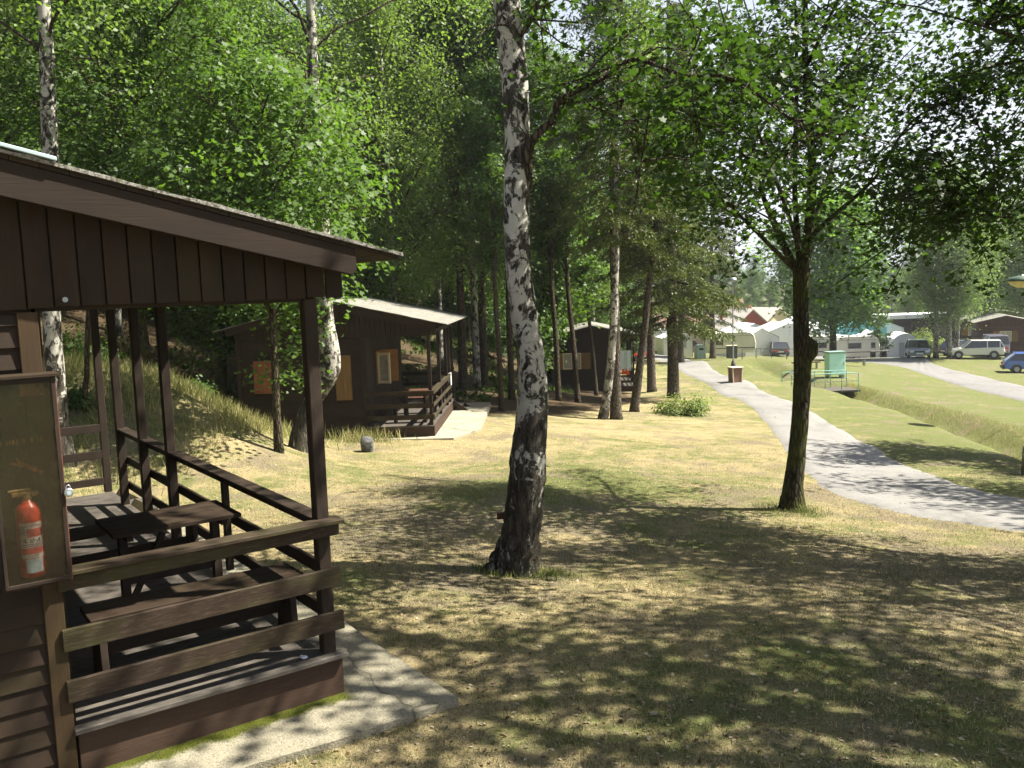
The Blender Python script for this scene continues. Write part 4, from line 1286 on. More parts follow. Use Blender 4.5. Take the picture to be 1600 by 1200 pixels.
# rugged lower bark and root flare
rg = np.random.default_rng(2)
co = np.empty(len(tr1.data.vertices) * 3, np.float32); tr1.data.vertices.foreach_get('co', co); co = co.reshape(-1, 3)
nv = len(pts)
for i in range(nv):
    c = np.array(pts[i]); ring = co[i * 40:(i + 1) * 40]; z = c[2]
    amp = .10 * max(0, 1 - z / 2.2) + .018
    th = np.arange(40) * 2 * PI / 40
    w = 1 + amp * (np.sin(th * 5 + z * 2.5) * .35 + rg.normal(size=40) * .55) + .25 * max(0, .35 - z) * (1 + np.sin(th * 4 + 1) * .8)
    co[i * 40:(i + 1) * 40] = c + (ring - c) * w[:, None]
tr1.data.vertices.foreach_set('co', co.ravel()); tr1.data.update()
limb_defs = [
    ([(818, 318, BY), (824, 285, BY), (838, 232, BY - .05), (858, 190, BY - .1), (890, 155, BY - .1), (940, 122, BY - .15), (1000, 106, BY - .2), (1060, 103, BY - .3), (1110, 106, BY - .3), (1160, 132, BY - .4), (1215, 175, BY - .4), (1262, 222, BY - .5)], [17, 16, 14, 12, 10, 8, 7, 6, 5, 4, 3, 2]),
    ([(1000, 106, BY - .2), (1040, 125, BY), (1075, 165, BY + .1), (1100, 215, BY + .2)], [6, 4, 3, 2]),
    ([(890, 155, BY - .1), (935, 170, BY - .4), (980, 210, BY - .6), (1010, 260, BY - .7)], [5, 4, 3, 2]),
    ([(795, 38, BY), (765, 42, BY - .1), (758, 75, BY - .2), (758, 110, BY - .2)], [5, 3, 2, 1]),
    ([(812, 60, BY), (830, 30, BY), (870, -40, BY), (930, -140, BY)], [5, 6, 5, 4]),
]
twig_ends = []
for p_, w_ in limb_defs:
    a, b = traced(p_, w_); rk = random.Random(int(w_[0] * 7 + p_[1][0])); a = rel(a)
    a = [q + (Vector((rk.gauss(0, .045), rk.gauss(0, .06), rk.gauss(0, .04))) if 1 < i_ else Vector()) for i_, q in enumerate(a)]
    a, b = dense_curve(a, b, 4); mb = MB(); mb.tube(a, b, 8, cap=True, wob=.25)
    if w_[0] != 5 or p_[0][0] > 800:
        for i_ in range(len(a) // 3, len(a)):
            twig_ends.append(a[i_])
            for _ in range(2):
                if rk.random() < .6:
                    d = Vector((rk.gauss(.2, .8), rk.gauss(0, 1), rk.gauss(-.1, .8))).normalized() * rk.uniform(.3, 1.1); e = a[i_] + d; m_ = a[i_].lerp(e, .5) + Vector((rk.gauss(0, .06), 0, rk.gauss(.04, .05)))
                    mb.tube([a[i_], m_, e], [.012, .008, .004], 4, cap=False); twig_ends += [m_, e, e]
    mb.build('limb', M['bark'], B1, smooth=True, fix=False)
rng = random.Random(12)
# upper limbs above the picture
mb = MB()
tops = []
for k in range(30):
    z = rng.uniform(6.8, 15.5); a = rng.random() * 2 * PI; L = rng.uniform(1.6, 3.6) * (1.1 - (z - 6) / 14)
    i = min(range(nv), key=lambda j: abs(pts[j].z - z)); p0 = pts[i]
    e = p0 + Vector((math.cos(a) * L, math.sin(a) * L, L * rng.uniform(.3, .7)))
    cpts = curve_pts(p0, e, Vector((0, 0, .3)), rng); mb.tube(cpts, [.035 * (1 - i_ / 7) + .006 for i_ in range(7)], 5, cap=False)
    tops += cpts[3:]
mb.build('branches', M['bark'], B1, smooth=True, fix=False)
P = []
rgn = np.random.default_rng(5)
for q in tops:
    for _ in range(2):
        c = np.array(q) + rgn.normal(size=3) * .45; m = 55
        pp = rgn.normal(size=(m, 3)) * [.26, .26, .30]; pp[:, 2] -= np.abs(rgn.normal(size=m)) * .5
        P.append(c + pp)
P = np.concatenate(P); P = P[P[:, 2] > 5.6]
link_mesh('crown', leaf_mesh('birch_leaves', P, .055 * rgn.uniform(.7, 1.3, len(P)), M['leaf_birch'], OVAL, .3, 4, .8), B1)
P = []
for q in twig_ends:
    if rng.random() < .62:
        c = np.array(q) + rgn.normal(size=3) * [.14, .18, .14]; m = rng.randint(8, 26)
        P.append(c + rgn.normal(size=(m, 3)) * [.16, .16, .11])
if P:
    P = np.concatenate(P)
    link_mesh('limb_foliage', leaf_mesh('limb_leaves', P, .075 * rgn.uniform(.7, 1.3, len(P)), M['leaf_maple'], LOBED, .8, 6), B1)

# ---- the maple right of it
mz = on_ground(1237, 797)
MY = mz.y
MP = thing('maple_tree', 'dark trunked maple beside the path whose leaves stand against the bright sky', 'tree', (mz.x, mz.y, mz.z))
O = Vector(MP.location)
pts, rr = traced([(1238, 812, MY), (1238, 790, MY), (1240, 755, MY), (1246, 700, MY), (1251, 640, MY), (1254, 570, MY), (1252, 520, MY), (1251, 470, MY), (1252, 430, MY), (1253, 418, MY)],
                 [64, 42, 30, 27, 26, 27, 24, 23, 25, 27])
pts, rr = dense_curve(rel(pts), rr, 5); mb = MB(); mb.tube(pts, rr, 22, wob=.10)
# burl
mb.tube(rel([at_depth(1262, 566, MY - .05), at_depth(1268, 552, MY - .05), at_depth(1268, 540, MY - .03), at_depth(1260, 526, MY)]), [.05, .10, .11, .05], 10, wob=.2)
mb.build('trunk', M['bark_mossy'], MP, smooth=True, fix=False)
ML = [
    # main leader
    ([(1252, 425, MY), (1262, 380, MY), (1268, 300, MY + .1), (1268, 230, MY + .2), (1262, 170, MY + .2), (1258, 90, MY + .3), (1258, 0, MY + .4), (1255, -120, MY + .5), (1250, -260, MY + .6)], [24, 22, 17, 16, 15, 12, 10, 7, 3]),
    ([(1252, 420, MY), (1246, 370, MY), (1242, 300, MY - .2), (1243, 220, MY - .3), (1245, 140, MY - .4), (1244, 50, MY - .4), (1240, -60, MY - .5)], [14, 12, 10, 9, 7, 6, 3]),
    ([(1247, 425, MY), (1228, 390, MY), (1208, 345, MY + .3), (1190, 300, MY + .5), (1178, 250, MY + .7), (1176, 205, MY + .8), (1182, 165, MY + .9), (1196, 130, MY + 1.0), (1205, 90, MY + 1.0)], [16, 15, 12, 9, 8, 7, 5, 4, 2]),
    ([(1238, 418, MY), (1215, 395, MY - .4), (1180, 360, MY - .8), (1145, 325, MY - 1.2), (1115, 285, MY - 1.5), (1090, 235, MY - 1.8), (1080, 170, MY - 2.0)], [10, 9, 8, 6, 5, 4, 2]),
    ([(1262, 380, MY), (1275, 362, MY - .1), (1310, 330, MY - .4), (1345, 300, MY - .7), (1375, 268, MY - 1.0), (1405, 215, MY - 1.2), (1440, 178, MY - 1.4), (1500, 155, MY - 1.7), (1560, 140, MY - 2)], [11, 10, 8, 7, 6, 5, 4, 3, 1.5]),
    ([(1376, 266, MY - 1.0), (1420, 256, MY - 1.4), (1470, 262, MY - 1.9), (1520, 285, MY - 2.3), (1560, 300, MY - 2.6)], [4, 4, 3, 2, 1.5]),
    ([(1268, 235, MY + .2), (1290, 215, MY + .4), (1325, 190, MY + .6), (1345, 165, MY + .7), (1375, 135, MY + .9), (1420, 110, MY + 1)], [7, 6, 5, 4, 3, 2]),
    ([(1264, 175, MY + .2), (1285, 155, MY + .3), (1320, 110, MY + .4), (1350, 65, MY + .5), (1385, 10, MY + .6), (1420, -60, MY + .7)], [8, 7, 6, 5, 4, 3]),
    ([(1258, 60, MY + .3), (1290, 20, MY + .2), (1300, -30, MY + .2)], [5, 4, 2]),
    ([(1242, 180, MY - .3), (1215, 150, MY - .5), (1180, 118, MY - .8), (1130, 80, MY - 1.2), (1080, 30, MY - 1.6), (1050, -20, MY - 2)], [6, 6, 5, 4, 3, 2]),
    ([(1176, 235, MY + .7), (1150, 205, MY + .7), (1120, 185, MY + .7), (1080, 175, MY + .8), (1030, 170, MY + .9)], [4, 4, 3, 2, 1]),
    ([(1208, 345, MY + .3), (1180, 330, MY + .8), (1140, 320, MY + 1.2), (1095, 318, MY + 1.6)], [4, 3, 2, 1]),
    ([(1310, 330, MY - .4), (1340, 345, MY - .2), (1375, 370, MY - .1), (1400, 395, MY)], [4, 3, 2, 1]),
    ([(1262, 330, MY), (1300, 300, MY + .8), (1350, 265, MY + 1.6), (1380, 230, MY + 2.2)], [4, 4, 3, 2]),
    ([(1500, 155, MY - 1.7), (1530, 200, MY - 1.8), (1550, 240, MY - 1.9)], [3, 2, 1]),
    ([(1395, 245, MY - 1.2), (1410, 275, MY - 1.3), (1425, 315, MY - 1.4), (1430, 350, MY - 1.5)], [3, 3, 2, 1]),
    ([(1470, 262, MY - 1.9), (1485, 295, MY - 2.0), (1500, 330, MY - 2.1), (1520, 350, MY - 2.1)], [3, 2, 2, 1]),
    ([(1520, 285, MY - 2.3), (1550, 320, MY - 2.4), (1590, 345, MY - 2.5)], [3, 2, 1]),
    ([(1360, 285, MY - .9), (1385, 310, MY - .9), (1400, 340, MY - .9)], [3, 2, 1]),
    # limbs towards and away from the camera, for the crown's depth
    ([(1252, 400, MY), (1230, 330, MY - 1.0), (1200, 250, MY - 2.2), (1170, 160, MY - 3.0), (1140, 60, MY - 3.4)], [9, 8, 6, 4, 2]),
    ([(1262, 370, MY), (1290, 290, MY + 1.2), (1310, 220, MY + 2.6), (1330, 150, MY + 3.6), (1340, 70, MY + 4.2)], [9, 8, 6, 4, 2]),
    ([(1258, 200, MY), (1220, 120, MY + 1.6), (1180, 50, MY + 2.8), (1150, -40, MY + 3.6)], [8, 6, 4, 2]),
    ([(1262, 100, MY), (1300, 20, MY - 1.4), (1340, -60, MY - 2.2), (1380, -160, MY - 2.6)], [8, 6, 4, 2]),
]
mb = MB(); ends = []; rng = random.Random(21)
for p_, w_ in ML:
    a, b = traced(p_, [q * .8 for q in w_]); a, b = dense_curve(rel(a), b, 4); mb.tube(a, b, 9, wob=.10)
    L = len(a)
    for i in range(L // 3, L):
        for _ in range(2 if b[i] < .03 else 1):
            if rng.random() < .56:
                d = Vector((rng.gauss(0, 1), rng.gauss(0, 1), rng.gauss(.15, .7))).normalized() * rng.uniform(.45, 1.25)
                e = a[i] + d; m_ = a[i].lerp(e, .5) + Vector((rng.gauss(0, .06), rng.gauss(0, .06), rng.gauss(.03, .05)))
                mb.tube([a[i], m_, e], [.012, .009, .004], 4, cap=False)
                ends += [m_, e, e]
                for _2 in range(2):
                    e2 = m_ + Vector((rng.gauss(0, 1), rng.gauss(0, 1), rng.gauss(0, .6))).normalized() * rng.uniform(.25, .6)
                    mb.tube([m_, e2], [.006, .003], 3, cap=False); ends.append(e2)
mb.build('branches', M['bark_mossy'], MP, smooth=True, fix=False)
P = []; rgn = np.random.default_rng(15)
for q in ends:
    m = rng.randint(2, 16) if rng.random() < .74 else rng.randint(28, 50); P.append(np.array(q) + rgn.normal(size=(m, 3)) * ([.15, .15, .085] if m < 20 else [.22, .22, .13]))
P = np.concatenate(P)
link_mesh('crown', leaf_mesh('maple_leaves', P, .086 * rgn.uniform(.6, 1.25, len(P)), M['leaf_maple'], LOBED, .8, 8, .3), MP)
print('maple leaves', len(P))

def big_oak(name, label, base, limb_list, r0, leaf, seed, lsize=.12, trunk_h=4.0, per=(8, 24), shape=LOBED, ball=None):
    T = thing(name, label, 'tree', base); rng = random.Random(seed); rgn = np.random.default_rng(seed)
    tr = MB(); tr.tube([(0, 0, -.2), (0, 0, .4), (.05, .05, trunk_h * .5), (.1, 0, trunk_h)], [r0 * 1.5, r0 * 1.1, r0 * .95, r0 * .85], 14, wob=.1); tr.build('trunk', M['bark_mossy'], T, smooth=True, fix=False)
    ends = []
    for (dx, dy, dz) in limb_list:
        mb = MB(); p0 = Vector((.08, 0, trunk_h * rng.uniform(.85, 1.0))); e = Vector((dx, dy, dz)); a = curve_pts(p0, e, Vector((0, 0, .5)), rng, 9, .05)
        mb.tube(a, [r0 * .5 * (1 - i / 9.5) + .01 for i in range(10)], 8)
        for i in range(3, 10):
            for _ in range(4):
                d = Vector((rng.gauss(0, 1), rng.gauss(0, 1), rng.gauss(.05, .6))).normalized() * rng.uniform(.6, 1.7); q = a[i]; e2 = q + d; m_ = q.lerp(e2, .5) + Vector((0, 0, .06))
                mb.tube([q, m_, e2], [.018, .012, .005], 4, cap=False); ends += [m_, e2, e2]
                for _2 in range(2):
                    e3 = m_ + Vector((rng.gauss(0, 1), rng.gauss(0, 1), rng.gauss(0, .6))).normalized() * rng.uniform(.3, .8); mb.tube([m_, e3], [.008, .003], 3, cap=False); ends.append(e3)
        mb.build('limb', M['bark_mossy'], T, smooth=True, fix=False)
    P = np.concatenate([np.array(q) + rgn.normal(size=(rng.randint(*per), 3)) * [.22, .22, .14] for q in ends])
    link_mesh('crown', leaf_mesh(name + '_leaves', P, lsize * rgn.uniform(.6, 1.25, len(P)), M[leaf], shape, .8, seed, .3), T)
    print(label[:20], len(P))
    return T
# tree outside the right edge whose limbs reach into the upper right corner and shade the near lawn
ox, oy = 9.6, 9.6
big_oak('oak_tree', 'oak standing past the right edge whose leafy limbs hang into the upper right corner', (ox, oy, Hs(ox, oy)),
        [(-3.9, .4, 6.3), (-3.2, 2.4, 7.6), (-4.4, -.8, 8.4), (-2.0, -2.6, 8.8), (-.6, 1.0, 10.5), (2.6, 0, 7.5), (.6, -3.2, 7.6), (-2.6, 1.0, 9.8)], .22, 'leaf_maple', 31, .088, 3.4, (7, 27))
ox, oy = 7.4, 4.6
big_oak('oak_tree', 'oak to the right of the viewer shading the near lawn', (ox, oy, Hs(ox, oy)),
        [(-3.6, 1.6, 8.6), (-4.6, -.2, 8.8), (-2.6, 3.4, 9.4), (-5.4, 2.6, 9.6), (-3.6, -2.6, 8.8), (0, 2.6, 8.8), (1.4, -1.2, 8.0), (-1.5, 0, 10.8), (-1.0, -3.4, 8.0), (-4.6, 4.6, 10.2), (1.8, 3.4, 9)], .24, 'leaf_maple', 37, .12, 5.2, (3, 8))
ox, oy = 15.2, 14.8
big_oak('oak_tree', 'oak outside the right edge shading the near end of the grey path', (ox, oy, Hs(ox, oy)),
        [(-2.4, .6, 7.4), (-2.2, -1.6, 8.2), (0, 2.4, 8.4), (1.8, -1.2, 7.4), (-.6, 0, 9.8), (-.4, -3.0, 7.8), (-2.0, 2.0, 8.8)], .22, 'leaf_maple', 39, .14, 3.6, (4, 10))
ox, oy = 15.5, 22.0
big_oak('oak_tree', 'oak beyond the right edge throwing its shade across the grey path', (ox, oy, Hs(ox, oy)),
        [(-2.2, 1.6, 7.0), (-2.4, -1.2, 7.6), (0, 2.6, 8.0), (1.8, -1.2, 7.0), (-.6, 0, 9.5), (-.4, -3.0, 7.5)], .2, 'leaf_maple', 38, .16, 3.2, (5, 11))
# ---------------------------------------------------------------- birches traced from the photograph
def traced_birch(label, tr_pts, w, seed, crown_z, crown_r, Htop, leafn=26, bark='birch', low=None):
    b = on_ground(*tr_pts[0][:2]); Y = b.y
    T = thing('birch_tree', label, 'tree', tuple(b)); O = Vector(b)
    rng = random.Random(seed); rgn = np.random.default_rng(seed)
    pts = [at_depth(u, v, Y) - O for u, v in tr_pts]; rr = [x * Y / FPX / 2 for x in w]
    pts.insert(0, pts[0] - Vector((0, 0, .3))); rr.insert(0, rr[0] * 1.25)
    top = pts[-1]; n = 4
    for k in range(1, n + 1): pts.append(top + Vector((rng.gauss(0, .15), rng.gauss(0, .2), 0)) + Vector((0, 0, (Htop - top.z) * k / n))); rr.append(rr[-1] * (.72 if k < n else .3))
    P_, R2 = dense_curve(pts, rr, 4)
    mb = MB(); mb.tube(P_, R2, 16, wob=.09, rng=rng); mb.build('trunk', M[bark], T, smooth=True, fix=False)
    mb = MB(); L_ = []
    for k in range(leafn):
        z = crown_z + (Htop - crown_z) * (k + rng.random()) / leafn; f = (z - crown_z) / (Htop - crown_z)
        p0 = min(P_, key=lambda q: abs(q.z - z)); a = rng.random() * 6.28; L = crown_r * (1.1 - .75 * f) * rng.uniform(.5, 1.1)
        e = p0 + Vector((math.cos(a) * L, math.sin(a) * L, L * rng.uniform(.1, .6))); c = curve_pts(p0, e, Vector((0, 0, .35)), rng)
        mb.tube(c, [.03 * (1 - i / 7) + .005 for i in range(7)], 4, cap=False)
        for q in c[2:]:
            for _ in range(2):
                cc = np.array(q) + rgn.normal(size=3) * .4; m = 60; pp = rgn.normal(size=(m, 3)) * [.28, .28, .3]; pp[:, 2] -= np.abs(rgn.normal(size=m)) * .55; L_.append(cc + pp)
    mb.build('branches', M['bark'], T, smooth=True, fix=False)
    P = np.concatenate(L_)
    link_mesh('crown', leaf_mesh('birch_leaves', P, .085 * rgn.uniform(.7, 1.3, len(P)), M['leaf_birch'], OVAL, .3, seed, .8), T)
    return T
BT2 = traced_birch('crooked birch with swollen knee standing just beyond the nearest porch corner post',
    [(466, 703), (474, 660), (492, 620), (512, 585), (516, 555), (508, 500), (507, 440), (504, 360), (498, 270), (490, 150), (485, 0)], [34, 28, 28, 34, 32, 27, 24, 22, 19, 17, 14], 41, 6.0, 3.4, 17)
# its low leafy shoot
O = BT2.location; Yb = O.y; mb = MB(); ends = []; rng = random.Random(6)
for p_ in ([(505, 540), (480, 520), (450, 500), (425, 490)], [(490, 600), (465, 585), (440, 580), (405, 590)], [(500, 560), (470, 550), (445, 540)], [(505, 500), (485, 485), (460, 478)]):
    a = [at_depth(u, v, Yb - .4 - .2 * i) - O for i, (u, v) in enumerate(p_)]; a = smooth_line(a, 3); mb = MB(); mb.tube(a, [.018 * (1 - i / (len(a) + 1)) + .004 for i in range(len(a))], 4); ends += a[2:]; mb.build('low_branch', M['bark'], BT2, smooth=True, fix=False)

rgn = np.random.default_rng(8)
P = np.concatenate([np.array(q) + rgn.normal(size=(26, 3)) * [.22, .3, .16] for q in ends])
link_mesh('low_foliage', leaf_mesh('low_leaves', P, .10 * rgn.uniform(.6, 1.2, len(P)), M['leaf_oak'], LOBED, .7, 3), BT2)
traced_birch('stout birch with pale blotched trunk seen through the left end of the nearest porch',
    [(104, 722), (95, 680), (88, 600), (82, 520), (80, 440), (79, 330), (78, 240), (74, 120), (68, 0)], [36, 29, 27, 27, 26, 26, 25, 22, 18], 42, 6.5, 3.2, 18)
traced_birch('slender sunlit birch leaning right in the row of trunks before the farther cabin',
    [(942, 655), (948, 620), (954, 570), (959, 500), (961, 420), (962, 330), (963, 230), (963, 120)], [17, 14, 13, 13, 12, 11, 9, 7], 43, 9.5, 2.6, 17, bark='birch_thin')

# young oak left of the crooked birch, its crown over the cabin roofs
p = on_ground(436, 706)
yo = gen_tree('young_oak', 93, 7.3, .085, 3.5, 2.8, 30, 6, 60, .105, 'leaf_oak', 'bark', LOBED, label='young bright oak left of the crooked birch, its crown above the nearest roof', wobble=.25)
yo.location = (p.x, p.y, p.z - .02)

# ---------------------------------------------------------------- the wood on the hillside
def put(root, x, y, rz, s, label=None, group=None, first=False, tilt=None):
    z = Hs(x, y) - .05
    if first:
        root.location = (x, y, z); root.rotation_euler = (tilt[0], tilt[1], rz) if tilt else (0, 0, rz)
        root.scale = s if isinstance(s, (tuple, list)) else (s,) * 3
        if label: root['label'] = label
        if group: root['group'] = group
        return root
    return copy_thing(root, (x, y, z), rz, s, label, group, tilt)
proto = {
    'mid': gen_tree('leafy_tree', 51, 15, .17, 3.6, 3.5, 38, 5, 130, .145, 'leaf_mid', 'bark_mossy', KITE, label='x', wobble=.35),
    'mid2': gen_tree('leafy_tree', 57, 13, .15, 2.4, 3.3, 38, 5, 120, .135, 'leaf_oak', 'bark_mossy', OVAL, label='x', wobble=.35),
    'oak': gen_tree('oak_tree', 52, 9.5, .13, 1.9, 3.1, 34, 6, 62, .17, 'leaf_oak', 'bark', LOBED, label='x', wobble=.35),
    'birch': gen_tree('birch_tree', 53, 17, .13, 4.6, 2.9, 44, 5, 190, .095, 'leaf_birch', 'birch_thin', OVAL, spread=(.5, .5, .6), label='x', droop=.7, rise=.9, hang=.8, up=.3),
    'tall': gen_tree('tall_tree', 54, 18, .16, 8.0, 2.8, 32, 5, 95, .16, 'leaf_mid', 'bark', KITE, label='x'),
    'spruce': gen_spruce('spruce_tree', 55, 19, .19, 6.5, 2.7, 34, 'x'),
    'shrub': gen_tree('shrub', 56, 3.2, .035, .3, 1.5, 22, 4, 60, .13, 'leaf_mid', 'bark', KITE, label='x', cat='shrub', sides=5),
}
used = set()
def plant(kind, x, y, s=1.0, label=None, group=None, tilt=None, rz=None):
    r = rngF.random() * 6.28 if rz is None else rz
    f = kind not in used; used.add(kind)
    return put(proto[kind], x, y, r, s, label, group, f, tilt)
rngF = random.Random(77)
# trunks one can tell apart (sight line of the foot, kind, scale, lean of the top in metres per metre)
named = [
    (962, 655, 'spruce', .95, .01, 'thick brown trunk close behind the slender sunlit birch'),
    (990, 643, 'spruce', .82, .14, 'spruce leaning to the right between the sunlit birch and the two upright spruces'),
    (1018, 612, 'spruce', 1.15, -.01, 'upright spruce just left of the last trunk before the grey path'),
    (932, 618, 'tall', .72, -.06, 'thin trunk leaning left before the curtained window end of the farther cabin'),
    (903, 629, 'tall', .72, -.05, 'thin dark trunk standing before the curtained window of the farther cabin'),
    (873, 626, 'tall', .74, -.02, 'thin mossy footed trunk at the left corner of the farther cabin'),
    (784, 642, 'tall', .62, -.01, 'crooked grey sapling trunk nearest the left side of the big birch'),
    (800, 624, 'tall', .8, 0, 'dark trunk half hidden at the left edge of the big birch'),
    (757, 600, 'tall', 1.0, 0, 'dark trunk midway between the middle cabin steps and the big birch'),
    (724, 607, 'tall', 1.1, .01, 'dark mossy trunk right behind the steps of the middle cabin'),
]
for u, v, k, s, ln, lab in named:
    p = on_ground(u, v); plant(k, p.x, p.y, s, lab, None, (0, ln), 0.0 if ln else None)
SP2 = gen_spruce('spruce_tree', 61, 18, .25, 3.2, 3.4, 40, 'stout spruce with low drooping boughs at the path edge, last of the row', dens=1.15)
p = on_ground(1052, 622); put(SP2, p.x, p.y, 2.0, 1, first=True)
p = on_ground(1114, 560); copy_thing(SP2, (p.x, p.y, p.z - .05), .6, 1.1, 'far spruce whose dark boughs hang over the nearest white caravan')
p = at_depth(1085, 560, 66); copy_thing(SP2, (p.x - 1.0, p.y, Hs(p.x - 1, p.y)), 4.0, .95, 'spruce behind the stout one, its boughs over the far end of the grey path')
# young oaks and birches behind the roofs
for u, Y, k, s, lab in [
    (590, 33, 'oak', 1.15, 'bright young oak right behind the roof of the middle cabin'),
    (470, 27, 'oak', 1.0, 'bright young oak above the eave of the nearest cabin roof'),
    (345, 25, 'mid2', .85, 'green leafy tree behind the middle of the nearest cabin roof'),
    (230, 24, 'mid', .9, 'darker leafy tree behind the left half of the nearest cabin roof'),
    (20, 21, 'mid', .95, 'dark leafy tree in the upper left corner'),
    (690, 37, 'birch', 1.12, 'tall pale leaved birch between the middle cabin roof and the big birch'),
    (620, 29.5, 'birch', .95, 'pale leafy birch over the left part of the middle cabin roof'),
    (745, 34, 'birch', 1.15, 'pale leafy birch whose crown spreads left of the big birch'),
    (655, 46, 'mid2', 1.3, 'tall bright tree between the two pale birches behind the middle cabin'),
    (545, 40, 'birch', 1.15, 'tall pale birch behind the crooked birch'),
    (585, 36, 'oak', .62, 'low bushy oak just behind the ridge of the middle cabin'),
    (700, 44, 'oak', .7, 'low bushy oak on the slope right of the middle cabin roof'),
    (735, 52, 'mid2', .8, 'low spreading leafy tree up the slope left of the big birch'),
    (640, 54, 'oak', .9, 'bushy oak up the slope above the middle cabin roof'),
    (895, 58, 'oak', .9, 'bushy oak showing just above the roof of the farther cabin'),
    (985, 60, 'mid2', .9, 'leafy tree behind the trunks right of the farther cabin'),
    (850, 41, 'oak', .95, 'small bright tree right of the big birch above the farther cabin'),
    (760, 44, 'mid2', 1.1, 'green leafy tree behind the left side of the big birch'),
    (930, 55, 'birch', 1.1, 'pale leaved birch rising behind the farther cabin'),
    (390, 38, 'birch', 1.0, 'pale birch high on the slope left of the crooked birch'),
    (190, 30, 'birch', 1.0, 'pale birch on the slope behind the left part of the nearest roof')]:
    x = (u - 800) / FPX * Y; plant(k, x, Y, s, lab)
taken = [(o.location.x, o.location.y) for o in scene.objects if o.parent is None and o.get('category') == 'tree']
gl = {'mid': 'tall leafy wood tree', 'mid2': 'bright green wood tree', 'birch': 'slim birch of the wood',
      'tall': 'bare stemmed wood tree', 'spruce': 'dark spruce of the wood', 'oak': 'young oak of the wood', 'shrub': 'undergrowth shrub of the wood'}
gg = {'mid': 'leafy trees of the hillside wood', 'mid2': 'bright leafy trees of the hillside wood', 'birch': 'birches deep in the hillside wood', 'tall': 'bare stemmed trees of the hillside wood',
      'spruce': 'spruces deep in the hillside wood', 'oak': 'young oaks of the hillside wood', 'shrub': 'undergrowth shrubs of the wood'}
def ok_spot(x, y, dmin):
    if -8.6 < x < .2 and 20 < y < 31.5: return False
    if 1.0 < x < 8.2 and 44 < y < 56: return False
    if -11.5 < x < 2.5 and y < 30: return False
    lim = np.interp(y, [8, 22, 31, 36, 44, 50, 60, 120], [-12.5, -10.5, -1.2, .5, 1.2, 2.5, 7.5, 15])
    if x > lim: return False
    if abs(x) > y * .66 + 6: return False
    return all((x - a) ** 2 + (y - b) ** 2 > dmin ** 2 for a, b in taken)
def zoned(k, u, y):
    z = 'left of the nearest roof ridge' if u < 150 else 'above the nearest cabin roof' if u < 470 else 'between the crooked birch and the big birch' if u < 800 else 'right of the big birch'
    d = 'near its front' if y < 42 else 'farther in' if y < 70 else 'at its back'
    return gl[k] + ' ' + d + ', ' + z, gg[k] + ' ' + d + ', ' + z
cnt = 0; tries = 0
while cnt < 150 and tries < 20000:
    tries += 1
    y = 14 + 96 * rngF.random() ** 1.25; x = rngF.uniform(-60, 16)
    if not ok_spot(x, y, 2.6 if y < 55 else 3.3): continue
    taken.append((x, y)); cnt += 1
    u = 800 + FPX * x / y
    if y < 62 and u > 860: k = rngF.choices(['tall', 'spruce', 'mid', 'birch'], [3, 5, 1.2, 1.2])[0]
    elif y < 62 and u > 560: k = rngF.choices(['tall', 'spruce', 'mid', 'mid2', 'birch', 'oak'], [2.2, .6, 1.5, 4, 3.5, 1.5])[0]
    else: k = rngF.choices(['mid', 'mid2', 'birch', 'tall', 'spruce', 'oak'], [4, 4, 3, 1.2, .7, 1.5])[0]
    plant(k, x, y, rngF.uniform(.85, 1.2), *zoned(k, u, y))
cnt = 0; tries = 0; taken2 = []
while cnt < 44 and tries < 9000:
    tries += 1
    y = rngF.uniform(33, 80); x = rngF.uniform(-26, 10)
    if not ok_spot(x, y, 1.2) or any((x - a) ** 2 + (y - b) ** 2 < 4 for a, b in taken2): continue
    if y < 46 and x > -8: continue
    taken2.append((x, y)); cnt += 1; plant('shrub', x, y, rngF.uniform(.8, 1.5), *zoned('shrub', 800 + FPX * x / y, y))
# sapling with a bent stem on the grassy bank
p = on_ground(135, 640)
sp = gen_tree('sapling', 71, 8.0, .055, 3.6, 2.3, 30, 6, 80, .085, 'leaf_mid', 'bark', OVAL, label='thin bent sapling on the grassy bank behind the nearest porch', wobble=.7)
sp.location = p

# ---------------------------------------------------------------- trees of the camp
MO = gen_tree('oak_tree', 81, 13.6, .30, 3.6, 6.2, 60, 7, 62, .24, 'leaf_camp', 'bark_mossy', LOBED, label='broad green oak in the middle distance behind the turquoise cabinet', droop=.15, hollow=.3)
p = at_depth(1302, 560, 72); MO.location = (p.x, 72, Hs(p.x, 72) - .05)
GB = gen_tree('birch_tree', 82, 15.5, .22, 5.4, 4.0, 56, 6, 95, .15, 'leaf_birch_grey', 'birch_thin', KITE, spread=(.6, .6, .8), label='x', droop=.7, rise=.8, hang=.8, up=.3, profile='column')
f = True
for u, Y, s, lab, tl in [(1466, 73, .96, 'leaning birch directly right of the oncoming teal car', -.08), (1488, 72, .98, 'birch with pale sunlit trunk between the dark hatchback and the white estate', .04), (1498, 73.5, 1.0, 'birch whose foot touches the back of the white estate car', .05)]:
    x = (u - 800) / FPX * Y
    z = Hs(x, Y) - .05
    if f: GB.location = (x, Y, z); GB.rotation_euler = (0, tl, 1); GB.scale = (s,) * 3; GB['label'] = lab; f = False
    else: copy_thing(GB, (x, Y, z), Y * 3, s, lab, None, (0, tl))
rngC = random.Random(5)
